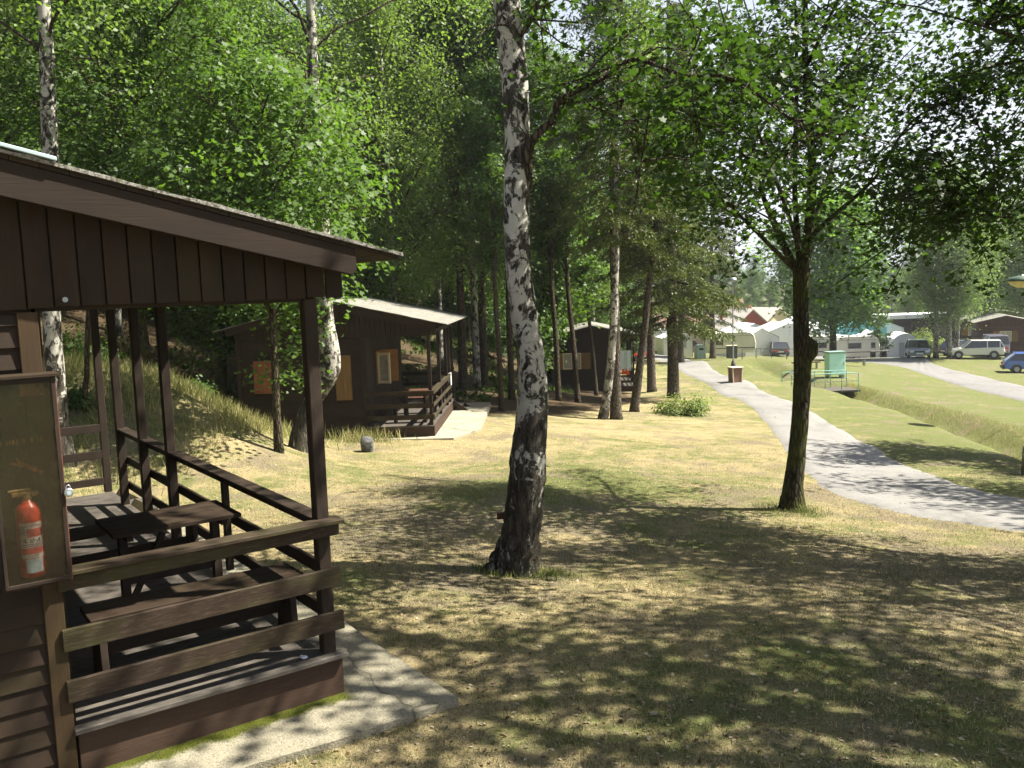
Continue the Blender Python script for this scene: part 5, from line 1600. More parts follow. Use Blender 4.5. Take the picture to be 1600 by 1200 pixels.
for u, Y, s in [(1545, 88, .95), (1600, 84, 1.0), (1660, 92, 1.0), (1530, 104, .9), (1580, 108, 1.0), (1640, 110, 1.05), (1700, 105, 1.1), (1425, 118, .62), (1490, 125, .8), (1610, 130, 1.1), (1560, 132, 1.0)]:
    x = (u - 800) / FPX * Y; copy_thing(GB, (x, Y, Hs(x, Y) - .05), rngC.random() * 6, s, 'hazy grey green birch ' + ('behind the three roadside birches' if u < 1535 else 'rising over the roofs of the brown cabins' if u < 1605 else 'at the right edge beyond the brown cabins'), 'birch grove ' + ('behind the three roadside birches' if u < 1535 else 'over the roofs of the brown cabins' if u < 1605 else 'at the right edge'))
for u, Y, s in [(1055, 150, .9), (1082, 165, 1.0), (1100, 140, .75), (1135, 175, .85), (1165, 165, .7), (1190, 185, .8), (1212, 195, .62), (1250, 200, .66), (1288, 205, .6), (1345, 200, .62), (1375, 190, .7), (1405, 180, .72), (1030, 140, 1.0), (1110, 128, .72), (1150, 150, .8), (1178, 140, .72), (1205, 150, .62), (1232, 160, .78), (1265, 150, .66), (1300, 170, .8), (1330, 150, .62), (1360, 160, .8), (1395, 150, .72), (1420, 140, .7), (1450, 160, .9), (1480, 170, .9), (1065, 200, 1.2), (1125, 220, 1.2), (1180, 230, 1.1), (1240, 240, 1.1), (1320, 240, 1.15), (1380, 230, 1.1), (1430, 220, 1.1)]:
    x = (u - 800) / FPX * Y
    zn = 'left of the brown tiled house' if u < 1070 else 'above the brown tiled house' if u < 1130 else 'above the red gabled house' if u < 1185 else 'between the red gabled house and the maple trunk' if u < 1245 else 'behind the broad oak' if u < 1325 else 'above the turquoise tarpaulin' if u < 1385 else 'behind the flat roofed building'
    zn = ('small far tree ' if Y < 180 else 'very distant hazy tree ') + zn
    copy_thing(proto['mid'], (x, Y, Hs(x, Y) - .05), rngC.random() * 6, s, zn, 'skyline: ' + zn)
SB = gen_tree('young_tree', 84, 4.6, .06, 1.2, 1.5, 18, 4, 30, .17, 'leaf_mid', 'bark', LOBED, label='small young tree beside the picnic table in front of the white arched tent')
x = (1379 - 800) / FPX * 88; SB.location = (x, 88, Hs(x, 88))
x = (1097 - 800) / FPX * 80
BS = gen_tree('thin_birch', 86, 8, .07, 4.2, 1.2, 14, 3, 30, .14, 'leaf_birch', 'birch_thin', KITE, label='very thin white stem left of the nearest white caravan'); x = (1103 - 800) / FPX * 83; BS.location = (x, 83, Hs(x, 83))
def bush(name, label, loc, r, n, size, leaf, seed, shape=KITE, sq=(1, 1, .8)):
    T = thing(name, label, 'bush', loc); rg = np.random.default_rng(seed); rng = random.Random(seed)
    mb = MB(); C_ = []
    for k in range(26):
        d = Vector((rng.gauss(0, 1), rng.gauss(0, 1), abs(rng.gauss(.5, .7)))).normalized(); e = Vector((d.x * sq[0], d.y * sq[1], d.z * sq[2] + .15)) * r * rng.uniform(.6, 1.0)
        mb.tube([(0, 0, -.03), e * .5 + Vector((0, 0, .05)), e], [.014, .009, .004], 4); C_.append(np.array(e)); C_.append(np.array(e) * .65)
    mb.build('stems', M['bark'], T, fix=False)
    P = np.concatenate([c + rg.normal(size=(n // 52, 3)) * r * .2 for c in C_]); P[:, 2] = np.abs(P[:, 2])
    link_mesh('foliage', leaf_mesh(name + '_leaves', P, size * rg.uniform(.6, 1.3, len(P)), M[leaf], shape, .5, seed), T)
    return T
x = (1443 - 800) / FPX * 96; bush('round_bush', 'round yellow green bush beside the flat roofed building', (x, 96, Hs(x, 96)), 2.3, 9000, .17, 'leaf_bush', 91)
p = on_ground(1068, 648); bush('low_shrub', 'low whitish green shrub at the foot of the stout spruce by the path', tuple(p), .85, 2600, .085, 'leaf_bush', 92, OVAL, (1.1, .8, .7))

# ---------------------------------------------------------------- grass, litter
def blade_mat(name, c1, c2, c3):
    m, nt, out = new_mat(name); t = NT(nt)
    isl = t.n('ShaderNodeNewGeometry').outputs['Random Per Island']
    pos = t.n('ShaderNodeNewGeometry').outputs['Position']
    f = t.math('ADD', t.math('MULTIPLY', isl, .55), t.math('MULTIPLY', t.noise(pos, 1.4, 3), .45))
    col = t.ramp(f, [(.25, c1), (.5, c2), (.75, c3)])
    d = t.n('ShaderNodeBsdfDiffuse'); t.l(col, d.inputs[0]); tr = t.n('ShaderNodeBsdfTranslucent'); t.l(col, tr.inputs[0])
    mx = t.n('ShaderNodeMixShader'); mx.inputs[0].default_value = .35; t.l(d.outputs[0], mx.inputs[1]); t.l(tr.outputs[0], mx.inputs[2]); t.l(mx.outputs[0], out.inputs[0])
    return m
M['turf'] = blade_mat('turf_blades', (.05, .09, .02), (.22, .20, .08), (.48, .39, .21))
M['hay'] = blade_mat('dry_tall_grass', (.12, .15, .04), (.30, .29, .11), (.46, .40, .20))
M['straw'] = blade_mat('straw_bank_grass', (.19, .20, .06), (.36, .34, .13), (.48, .42, .20))
M['turf_green'] = blade_mat('greener_turf', (.04, .075, .015), (.10, .14, .035), (.30, .27, .12))
M['cover'] = blade_mat('cover_leaves', (.035, .07, .014), (.07, .12, .025), (.11, .15, .04))
M['litter'] = blade_mat('leaf_litter', (.10, .06, .032), (.27, .21, .125), (.42, .36, .27))
BLADE = np.array([[-.5, 0], [.5, 0], [.12, 1.0]])
BENT = np.array([[-.5, 0], [.5, 0], [.35, .6], [.05, 1.0], [-.3, .6]])
def field(name, label, cat, xy, size, mat, shape, narrow, up, seed, lean=.35, lift=0.0, kind='stuff'):
    z = H(xy[:, 0], xy[:, 1]) + lift
    P = np.column_stack([xy, z]); n = len(P)
    dirs = np.tile([0.0, 0.0, 1.0], (n, 1)) if up else None
    me = leaf_mesh(name, P, size, M[mat], shape, -.6 if up else 3.0, seed, 0, narrow, dirs)
    o = link_mesh(name, me); tag(o, label, cat, kind=kind); return o
def not_paved(x, y):
    ok = np.ones(len(x), bool)
    for nm, w in (('path', 1.2), ('road', 2.6), ('side_road', 2.5)): ok &= polydist(x, y, strips[nm][0]) > w
    c, s = math.cos(-HEAD1), math.sin(-HEAD1); dx = x - cornerP.x; dy = y - cornerP.y
    lx = dx * c - dy * s; ly = dx * s + dy * c
    ok &= ~((lx > -5.2) & (lx < .72) & (ly > -.42) & (ly < 7.3))
    return ok
rg = np.random.default_rng(100)
def wedge(n, y0, y1, p=1.0, margin=1.5):
    y = y0 + (y1 - y0) * rg.random(n) ** p; x = (rg.random(n) * 2 - 1) * (y * .62 + margin)
    k = not_paved(x, y); return x[k], y[k]
x, y = wedge(430000, 3.5, 24, 1.45)
clump = np.sin(x * 3.1 + 1.3 * np.sin(y * 2.3)) * np.sin(y * 2.7 + 1.1 * np.sin(x * 1.9)) + .5 * np.sin(x * 8 + y * 5) + rg.normal(size=len(x)) * .7
k = clump > -.45
xy = np.column_stack([x[k], y[k]])
field('short_grass', 'short dry and green grass blades on the near lawn', 'grass', xy, .036 * rg.uniform(.4, 1.3, len(xy)), 'turf', BLADE, .13, True, 3)
x, y = wedge(34000, 3.4, 22, 1.3); k = (rg.random(len(x)) < .75); xy = np.column_stack([x[k], y[k]])
field('leaf_litter', 'dry leaves and wood chips scattered over the near lawn', 'leaf litter', xy, .024 * rg.uniform(.4, 1.7, len(xy)) * np.where(rg.random(len(xy)) < .04, 1.5, 1), 'litter', OVAL, 1.0, False, 4, lift=.006)
# greener tufts round the feet of the two big trunks
tf = []
for (cx_, cy_, n_, r0_, r1_) in ((B1.location.x, B1.location.y, 900, .27, .42), (B1.location.x + .42, B1.location.y - .12, 700, .0, .30), (MP.location.x, MP.location.y, 1500, .22, .62)):
    a_ = rg.uniform(0, 6.283, n_); r_ = r0_ + (r1_ - r0_) * rg.random(n_) ** 1.4; tf.append(np.column_stack([cx_ + r_ * np.cos(a_), cy_ + r_ * np.sin(a_)]))
xy = np.concatenate(tf)
field('grass_tufts', 'greener grass tufts round the feet of the big birch and the maple', 'grass', xy, .060 * rg.uniform(.3, 1.5, len(xy)), 'turf_green', BENT, .09, True, 16)
# low green plants on the floor of the wood
n_ = 60000; x = rg.uniform(-26, 6, n_); y = rg.uniform(26, 66, n_)
c_ = np.sin(x * 1.1 + 1.5 * np.sin(y * .6)) * np.sin(y * .8 + np.sin(x * .9)) + rg.normal(size=n_) * .35
edge_ = np.interp(y, [26, 31, 36, 44, 66], [-9.5, -1, 1.5, 3, 6])
k = (c_ > .12) & (x < edge_) & ~((x > -8.3) & (x < .3) & (y < 30)); xy = np.column_stack([x[k], y[k]])
field('forest_ground_cover', 'low green plants patching the brown floor of the wood', 'ground cover', xy, .13 * rg.uniform(.5, 1.5, len(xy)), 'cover', OVAL, 1.2, True, 14, lift=.02)
n_ = 700; x = rg.uniform(2, 14, n_); y = rg.uniform(12, 40, n_); k = polydist(x, y, strips['path'][0]) < 1.5; xy = np.column_stack([x[k], y[k]])
field('path_litter', 'dry leaves fallen on the grey path', 'leaf litter', xy, .045 * rg.uniform(.5, 1.5, len(xy)), 'litter', OVAL, 1.0, False, 15, lift=.02)
# tall grass of the bank
def blob(n, cx, cy, sx, sy): return np.column_stack([rg.normal(cx, sx, n), rg.normal(cy, sy, n)])
xy = np.concatenate([blob(26000, -9.8, 17.5, 2.6, 3.4), blob(9000, -7.0, 19.0, 1.4, 1.2), blob(5000, -12, 13.5, 2, 2)])
cl = np.sin(xy[:, 0] * 2.3 + 1.7 * np.sin(xy[:, 1] * 1.1)) * np.sin(xy[:, 1] * 1.9 + np.sin(xy[:, 0] * 1.3)) + rg.normal(size=len(xy)) * .45; xy = xy[cl > -.25]
k = (xy[:, 0] < -5.6 + (xy[:, 1] - 15) * .12) & ~((xy[:, 0] > -8.0) & (xy[:, 1] > 22.6)) & (xy[:, 1] > 13.2 - (xy[:, 0] + 8) * .3)
xy = xy[k]
field('tall_grass', 'tall dry grass and weeds on the bank behind the nearest porch', 'grass', xy, .31 * rg.uniform(.3, 1.45, len(xy)), 'hay', BENT, .030, True, 5)
a = at_depth(585, 680, 21.9); b = at_depth(660, 680, 21.5)
xy = np.concatenate([blob(420, -3.7, 22.2, .45, .18), blob(120, -4.4, 21.7, .6, .4), blob(300, -5.4, 20.9, .7, .45), blob(500, -6.6, 21.6, .8, .45)])
field('tall_grass', 'tuft of tall dry grass against the wall of the middle cabin', 'grass', xy, .40 * rg.uniform(.35, 1.3, len(xy)), 'hay', BENT, .032, True, 6)
for (wx, wy, wr, wn, sd) in [(-11.2, 16.2, .7, 1500, 1), (-9.6, 19.6, .8, 1800, 2), (-8.3, 16.6, .45, 900, 3), (-12.6, 19.5, .9, 1800, 4), (-7.4, 20.6, .5, 1000, 5), (-10.4, 14.0, .5, 1000, 6)]:
    bush('weed_clump', 'leafy green weed clump ' + ['high on the grassy bank', 'on the crest of the grassy bank', 'at the foot of the grassy bank near the porch', 'far up the slope behind the bent sapling', 'between the grassy bank and the middle cabin', 'beside the bank birch trunk'][sd - 1], (wx, wy, Hs(wx, wy)), wr, wn, .08, 'leaf_mid', 200 + sd, OVAL, (1, 1, .9))
# dry bank of the ditch
D_ = np.array(DITCH); seg = rg.integers(0, 4, 26000); t_ = rg.random(26000)
px = D_[seg, 0] * (1 - t_) + D_[seg + 1, 0] * t_; py = D_[seg, 1] * (1 - t_) + D_[seg + 1, 1] * t_
dd = D_[seg + 1] - D_[seg]; nn = np.column_stack([-dd[:, 1], dd[:, 0]]) / np.linalg.norm(dd, axis=1)[:, None]
nn *= np.where((nn * np.array([1.0, .6])).sum(1) < 0, -1, 1)[:, None]
off = rg.uniform(-.15, 1.35, 26000)
xy = np.column_stack([px, py]) + nn * off[:, None]
field('bank_grass', 'dry straw coloured grass along the far bank of the ditch', 'grass', xy, .13 * rg.uniform(.4, 1.4, len(xy)), 'straw', BENT, .05, True, 7)
# ---------------------------------------------------------------- the camp: furniture, caravans, tents, cars
def far(u, Y): 
    x = (u - 800) / FPX * Y; return (x, Y, Hs(x, Y))
# litter bin
p = on_ground(1149, 597)
bn = thing('litter_bin', 'brown litter bin with cream corners on the lawn beside the grey path', 'bin', tuple(p), .25)
mb = MB(); mb.extrude([(-.24, 0), (.24, 0), (.27, .74), (-.27, .74)], 1, -.24, .24); mb.build('bin_body', M['brown_plastic'], bn)
mb = MB()
for sx in (-1, 1):
    for sy in (-1, 1): mb.beam((sx * .24, sy * .24, 0), (sx * .275, sy * .245, .76), .05, .05, (0, 1, 0))
mb.build('corner_slats', M['cream'], bn)
mb = MB(); mb.box((-.33, -.30, .765), (.33, .30, .81)); mb.build('bin_lid', M['cream'], bn, bevel=.01)
mb = MB(); mb.box((-.26, -.26, -.03), (.26, .26, .0)); mb.build('bin_foot', M['black'], bn)
# lamp post right behind the bin
q = far(1148, 51)
lp = thing('lamp_post', 'thin steel lamp post with thick dark foot behind the litter bin', 'lamp post', q)
mb = MB(); mb.tube([(0, 0, -.1), (0, 0, .75), (0, 0, .95)], [.14, .13, .05], 14); mb.build('post_foot', simple_mat('dark_foot', (.07, .06, .07), .7), lp)
mb = MB(); mb.tube([(0, 0, .9), (0, 0, 5.4)], [.045, .03], 8); mb.build('pole', M['metal'], lp)
mb = MB(); mb.tube([(0, 0, 5.4), (0, 0, 5.45), (0, 0, 5.6), (0, 0, 5.66)], [.05, .26, .22, .04], 14); mb.build('lamp_head', M['metal'], lp, smooth=True)
# street lamp at the right edge: only its head shows
q = far(1650, 30)
sl = thing('street_lamp', 'round street lamp head with green top and cream bowl at the right edge', 'street lamp', q)
zt = at_depth(1594, 440, 30).z - q[2]
sx_ = at_depth(1596, 440, 30).x - q[0]
mb = MB(); mb.tube([(0, 0, -.1), (0, 0, zt + .1), (sx_ * .3, 0, zt + .24), (sx_, 0, zt + .2)], [.05, .04, .03, .03], 10); mb.build('pole', M['metal'], sl)
mb = MB(); mb.tube([(sx_, 0, zt + .02), (sx_, 0, zt + .06), (sx_, 0, zt + .16), (sx_, 0, zt + .2)], [.44, .44, .30, .05], 24); mb.build('lamp_top', simple_mat('lamp_green', (.06, .10, .06), .5), sl, smooth=True)
mb = MB(); mb.tube([(sx_, 0, zt - .20), (sx_, 0, zt - .12), (sx_, 0, zt - .0), (sx_, 0, zt + .018)], [.12, .30, .40, .41], 24); mb.build('lamp_bowl', simple_mat('cream_bowl', (.62, .50, .26), .4), sl, smooth=True)

# turquoise footbridge with pipe rails
bc = at_depth(1285, 603, 47); 
fb = thing('footbridge', 'small footbridge over the ditch with thin turquoise pipe rails', 'footbridge', (bc.x, bc.y, Hs(bc.x + 3, bc.y) + .04), rad(2))
gx0, gx1 = -2.0, 1.7
mb = MB(); mb.box((gx0, -.75, -.10), (gx1, .75, .0)); mb.build('deck', M['wood_floor'], fb)
for sy in (-.75, .75):
    mb = MB(); mb.tube([(gx0 + .05, sy, .82), (gx0 + .3, sy, .9), (gx1 - .3, sy, .9), (gx1 - .05, sy, .80)], [.022] * 4, 7); mb.tube([(gx0, sy, .48), (gx1, sy, .48)], [.015, .015], 6)
    for k in range(5):
        xx = gx0 + .1 + (gx1 - gx0 - .2) * k / 4; mb.tube([(xx, sy, -.1), (xx, sy, .9)], [.02, .02], 6)
    mb.build('pipe_rail', M['turq_pipe'], fb)
bc2 = at_depth(1305, 585, 52)
tc = thing('utility_cabinet', 'tall turquoise utility cabinet with grey lid behind the footbridge', 'cabinet', (bc2.x, bc2.y, Hs(bc2.x, bc2.y)), rad(8))
zz = bc2.z - Hs(bc2.x, bc2.y)
mb = MB(); mb.box((-.50, -.25, max(.0, zz)), (.50, .35, 1.44)); mb.build('cabinet_body', M['turq'], tc, bevel=.02)
mb = MB(); mb.box((-.56, -.32, 1.443), (.56, .42, 1.53)); mb.build('cabinet_lid', simple_mat('greyed_turquoise', (.20, .30, .26), .6), tc)
mb = MB(); mb.box((.36, -.27, .75), (.40, -.252, .9)); mb.build('handle', M['metal'], tc)
for sx in (-.42, .42): mb = MB(); mb.box((sx - .05, -.2, -.1), (sx + .05, .3, max(.0, zz) - .003)); mb.build('leg', M['metal'], tc)
# water pipe and red fittings beside the cabinet
q = far(1262, 57)
wp_ = thing('low_bench', 'low reddish plank bench on thin legs beside the turquoise cabinet', 'bench', (q[0], q[1], q[2]), .05)
mb = MB(); mb.box((-.9, -.15, .38), (.9, .15, .44)); mb.build('seat', M['wood_red'], wp_)
for sx in (-.7, .7): mb = MB(); mb.box((sx - .03, -.12, 0), (sx + .03, .12, .377)); mb.build('leg', M['metal'], wp_)
q = far(1335, 60)
w2 = thing('low_bench', 'low grey bench right of the turquoise cabinet near the road', 'bench', q, .05)
mb = MB(); mb.box((-1.1, -.18, .42), (1.1, .18, .48)); mb.build('seat', M['wood_floor'], w2)
for sx in (-.8, .8): mb = MB(); mb.box((sx - .03, -.15, 0), (sx + .03, .15, .417)); mb.build('leg', M['metal'], w2)
# pipe fence along the lawn
pf = thing('pipe_fence', 'low grey pipe fence between the lawn and the caravans', 'fence', far(1205, 74))
o0 = Vector(pf.location); mb = MB(); pr = []
for u in (1162, 1184, 1208, 1232, 1256):
    q = Vector(far(u, 74)) - o0; pr.append(q + Vector((0, 0, .95)))
    m2 = MB(); m2.tube([q - Vector((0, 0, .1)), q + Vector((0, 0, .95))], [.035, .035], 6); m2.build('fence_post', M['metal'], pf)
for a, b in zip(pr[:-1], pr[1:]): mb.tube([a, b], [.028, .028], 6)
mb.build('fence_rail', M['metal'], pf)

# caravans
M['caravan'] = simple_mat('caravan_cream', (.66, .64, .54), .45, 0, .08, 2, .02)
M['canvas'] = simple_mat('white_canvas', (.74, .75, .74), .85, 0, .08, 1.5, .15)
M['canvas_grey'] = simple_mat('grey_canvas', (.42, .44, .46), .85, 0, .12, 1.5, .15)
M['tarp'] = simple_mat('turquoise_tarp', (.16, .50, .56), .6, 0, .15, 1.5, .2)
M['stripe'] = simple_mat('brown_stripe', (.10, .09, .09), .5)
def caravan(label, loc, rz, L=5.2, windows=((-1.6, -.6), (.6, 1.6)), door=None):
    c = thing('caravan', label, 'caravan', loc, rz)
    prof = [(-L / 2 + .15, .42), (L / 2 - .15, .42), (L / 2, .7), (L / 2 + .06, 1.3), (L / 2 - .12, 2.05), (L / 2 - .45, 2.38), (L / 2 - .9, 2.48), (-L / 2 + .9, 2.48), (-L / 2 + .45, 2.38), (-L / 2 + .12, 2.05), (-L / 2 - .06, 1.3), (-L / 2, .7)]
    mb = MB(); mb.extrude([(a, b) for a, b in prof], 1, -1.05, 1.05); mb.build('body', M['caravan'], c, bevel=.06)
    for a, b in windows:
        w = thing('window', None, None); w.parent = c
        mb = MB(); mb.box((a, -1.075, 1.22), (b, -1.052, 1.85)); mb.build('frame', M['canvas_grey'], w)
        mb = MB(); mb.box((a + .06, -1.085, 1.28), (b - .06, -1.077, 1.79)); mb.build('pane', M['glass'], w)
    mb = MB(); mb.box((-L / 2 + .1, -1.064, .86), (L / 2 - .1, -1.052, .95)); mb.box((-L / 2 + .25, -1.064, 2.06), (L / 2 - .25, -1.052, 2.09)); mb.build('stripe', M['stripe'], c)
    if door: 
        mb = MB(); mb.box((door, -1.07, .5), (door + .62, -1.052, 2.1)); mb.build('door', M['canvas_grey'], c)
    w = thing('wheel', None, None, (-.1, -.92, .32)); w.parent = c
    mb = MB(); mb.tube([(0, -.1, 0), (0, .1, 0)], [.32, .32], 20); mb.build('tyre', M['black'], w); mb = MB(); mb.tube([(0, -.115, 0), (0, -.1, 0)], [.18, .19], 16); mb.build('rim', M['metal'], w)
    mb = MB(); mb.beam((L / 2, -.4, .42), (L / 2 + 1.1, 0, .42), .07, .07); mb.beam((L / 2, .4, .42), (L / 2 + 1.1, 0, .42), .07, .07); mb.tube([(L / 2 + .9, 0, 0), (L / 2 + .9, 0, .6)], [.04, .04], 8); mb.build('drawbar', M['metal'], c)
    return c
caravan('cream caravan with single window beside the spruce trunk, leftmost of the camp', far(1142, 88), rad(4), 4.6, ((-1.8, -.9),), None)
caravan('cream caravan behind the trunk of the broad oak', far(1290, 91), rad(3), 4.8, ((-1.0, -.1), (.9, 1.7)))
caravan('cream caravan with wide dark window right of the broad oak trunk', far(1338, 88), rad(-3), 4.2, ((-1.0, .35), (1.2, 1.7)))
def tent(label, loc, rz, w, d, h0, h1, mat='canvas', name='awning', cat='tent', open_=(), side=.0):
    """house-shaped canvas: ridge along y"""
    T = thing(name, label, cat, loc, rz)
    mb = MB(); n = 8; rng = random.Random(int(w * 100) + int(d * 37))
    th = .03
    for s in (-1, 1):
        for k in range(n):
            for j in range(5):
                def pt(a, b):
                    x = s * (w / 2 + .12) * a; y = -d / 2 - .1 + (d + .2) * b
                    sag = -.10 * math.sin(PI * a) * (.4 + .6 * abs(math.sin(2 * PI * b)))
                    return (x, y, h1 + (h0 - h1) * a + sag)
                a0, a1, b0, b1 = j / 5, (j + 1) / 5, k / n, (k + 1) / n
                mb.poly([pt(a0, b0), pt(a1, b0), pt(a1, b1), pt(a0, b1)])
    mb.build('canvas_roof', M[mat], T, smooth=True)
    mb = MB()
    mb.extrude([(-w / 2, 0), (-w / 2, h0 - .02), (0, h1 - .04), (w / 2, h0 - .02), (w / 2, 0)], 1, -d / 2, -d / 2 + .02)
    mb.extrude([(-w / 2, 0), (-w / 2, h0 - .02), (0, h1 - .04), (w / 2, h0 - .02), (w / 2, 0)], 1, d / 2 - .02, d / 2)
    for s in (-1, 1): mb.box((s * w / 2 - .01, -d / 2 + .022, 0), (s * w / 2 + .01, d / 2 - .022, h0 - .03))
    mb.build('canvas_wall', M[mat], T)
    if open_:
        for a, b, z0, z1, mt in open_:
            mb = MB(); mb.box((a, -d / 2 - .03, z0), (b, -d / 2 - .004, z1)); mb.build('flap', M[mt], T)
    mb = MB()
    for s in (-1, 1): mb.tube([(s * w / 2, -d / 2 - .05, 0), (s * w / 2, -d / 2 - .05, h0)], [.025, .025], 6)
    mb.build('poles', M['metal'], T)
    return T
M['green_door'] = simple_mat('green_flap', (.05, .16, .10), .8)
tent('white awning tent with green and grey flaps behind the row of spruce trunks', far(1035, 98), .1, 5.0, 3.5, 2.1, 2.9, open_=((-1.6, -.9, 0, 1.9, 'green_door'), (-.6, -.2, 0, 1.9, 'canvas_grey')))
tent('plain white awning tent left of the red off-road car', far(1056, 92), .05, 3.0, 3.0, 2.0, 2.6, open_=((-.9, .9, .9, 1.6, 'canvas_grey'),))
tent('white ridge tent behind the farther cabin and the leaning spruce', far(1003, 96), -.1, 4.0, 3.5, 2.2, 3.0)
tent('large white awning joined to the leftmost caravan', far(1180, 92), .15, 3.6, 4.0, 1.9, 2.9)
tent('high white marquee roof behind the parked dark car', far(1222, 101), 0, 6.4, 6.0, 2.7, 3.9, name='marquee')
tent('white marquee between the pipe fence and the far houses', far(1170, 108), .1, 6.5, 5, 2.8, 4.0, name='marquee')
tent('white awning with grey zip doors left of the picnic table', far(1362, 94), -.2, 3.4, 3.4, 2.0, 2.9, open_=((-1.3, -.6, 0, 1.8, 'canvas_grey'),))
tent('tent roof covered by turquoise tarpaulin behind the wide windowed caravan', far(1338, 103), .1, 5.5, 4, 2.9, 3.9, 'tarp')
tent('white ridge tent behind the broad oak trunk', far(1285, 104), .2, 6.0, 4.5, 2.7, 3.7)
tent('pale tent roof behind the far end of the marquees', far(1255, 112), .0, 6.0, 5, 3.2, 4.4)
tent('white tent peeping out right of the turquoise tarpaulin', far(1378, 104), -.1, 4.0, 4, 2.6, 3.5)
# arched tent
q = far(1411, 92); at = thing('tunnel_tent', 'tall white arched tunnel tent left of the round bush', 'tent', q, -.2)
mb = MB(); pr = [(1.75 * math.cos(a), 2.5 * math.sin(a)) for a in np.linspace(0, PI, 15)]; mb.extrude(pr, 1, -2, 2); mb.build('tent_shell', M['canvas'], at, smooth=False)
mb = MB(); mb.box((-.6, -2.03, 0), (-.1, -2.004, 1.6)); mb.build('tent_door', M['canvas_grey'], at)
# picnic table
q = far(1376, 84); pt = thing('picnic_table', 'dark wooden picnic table standing by the white awning with grey zip doors', 'table', q, .1)
mb = MB(); mb.box((-.85, -.4, .72), (.85, .4, .78)); mb.build('table_top', M['wood_floor'], pt)
for sx in (-.55, .55): mb = MB(); mb.box((sx - .12, -.3, 0), (sx + .12, .3, .717)); mb.build('leg', M['wood'], pt)
# container by the spruce
q = far(1096, 82); gc = thing('recycling_container', 'pale green container standing left of the spruce trunk and cream caravan', 'container', q, .1)
mb = MB(); mb.extrude([(-.42, 0), (.42, 0), (.46, 1.0), (.3, 1.25), (-.3, 1.25), (-.46, 1.0)], 1, -.4, .4); mb.build('container_body', simple_mat('pale_green', (.48, .62, .52), .5), gc, bevel=.03)
mb = MB(); mb.box((-.2, -.42, .78), (.2, -.404, .95)); mb.build('slot', M['black'], gc)
# grey cupboard before the caravan
q = far(1146, 82); gk = thing('cupboard', 'dark grey canvas cupboard in front of the leftmost caravan', 'cupboard', q)
mb = MB(); mb.box((-.45, -.3, 0), (.45, .3, 1.15)); mb.build('cupboard_body', simple_mat('dark_grey_canvas', (.10, .10, .10), .8), gk, bevel=.02)
mb = MB(); mb.box((-.5, -.35, 1.153), (.5, .35, 1.2)); mb.build('cupboard_top', M['cream'], gk)

# far houses
M['tile'] = simple_mat('brown_roof_tiles', (.17, .10, .07), .85, 0, .2, 4, .3)
M['tile_light'] = simple_mat('pale_roof', (.50, .46, .40), .8, 0, .1, 3, .2)
M['red_wall'] = simple_mat('red_gable_wall', (.30, .06, .04), .8, 0, .15, 3)
def house(label, loc, rz, w, d, h0, h1, wall, roof, wins=2, name='house'):
    T = thing(name, label, 'house', loc, rz)
    mb = MB(); mb.extrude([(-w / 2, -.5), (w / 2, -.5), (w / 2, h0), (0, h1 - .1), (-w / 2, h0)], 1, -d / 2, d / 2); mb.build('wall', M[wall], T)
    mb = MB(); s_ = (h1 - h0) / (w / 2)
    for s in (-1, 1): mb.extrude([(0, h1), (s * (w / 2 + .4), h0 - .4 * s_), (s * (w / 2 + .4), h0 - .4 * s_ + .12), (0, h1 + .14)], 1, -d / 2 - .4, d / 2 + .4)
    mb.build('roof', M[roof], T)
    for k in range(wins):
        wx = -w / 2 + w * (k + .5) / wins
        wd = thing('window', None, None); wd.parent = T
        mb = MB(); mb.box((wx - .5, -d / 2 - .05, .95), (wx + .5, -d / 2 - .003, 1.95)); mb.build('frame', M['white'], wd)
        mb = MB(); mb.box((wx - .42, -d / 2 - .06, 1.03), (wx + .42, -d / 2 - .052, 1.87)); mb.build('pane', M['glass'], wd)
    mb = MB(); mb.box((-w * .3, .2, h0), (-w * .3 + .5, .7, h1 + .5)); mb.build('chimney', M['red_wall'], T)
    return T
house('broad far house with brown tiled roof behind the spruce', far(1092, 128), 1.45, 9, 12, 2.8, 6.2, 'cream', 'tile', 3)
house('far red gabled house with pale roof right of the lamp post', far(1150, 122), .35, 6, 8, 2.8, 5.2, 'red_wall', 'tile_light', 2)
house('small far pale roofed house on the left of the skyline gap', far(1188, 135), .5, 6, 8, 2.6, 4.8, 'cream', 'tile_light', 2)
q = far(1437, 112); fl = thing('flat_roofed_building', 'long dark building with flat white roof behind the round bush', 'building', q, .05)
mb = MB(); mb.box((-4.2, -2, -.5), (4.2, 2, 3.1)); mb.build('wall', M['wood'], fl)
mb = MB(); mb.box((-4.8, -2.6, 3.103), (4.8, 2.6, 3.6)); mb.build('roof', M['canvas'], fl)
for k in range(3): mb = MB(); mb.box((-3.2 + 2.4 * k, -2.04, 1.2), (-2.0 + 2.4 * k, -2.004, 2.2)); mb.build('window', M['glass'], fl)

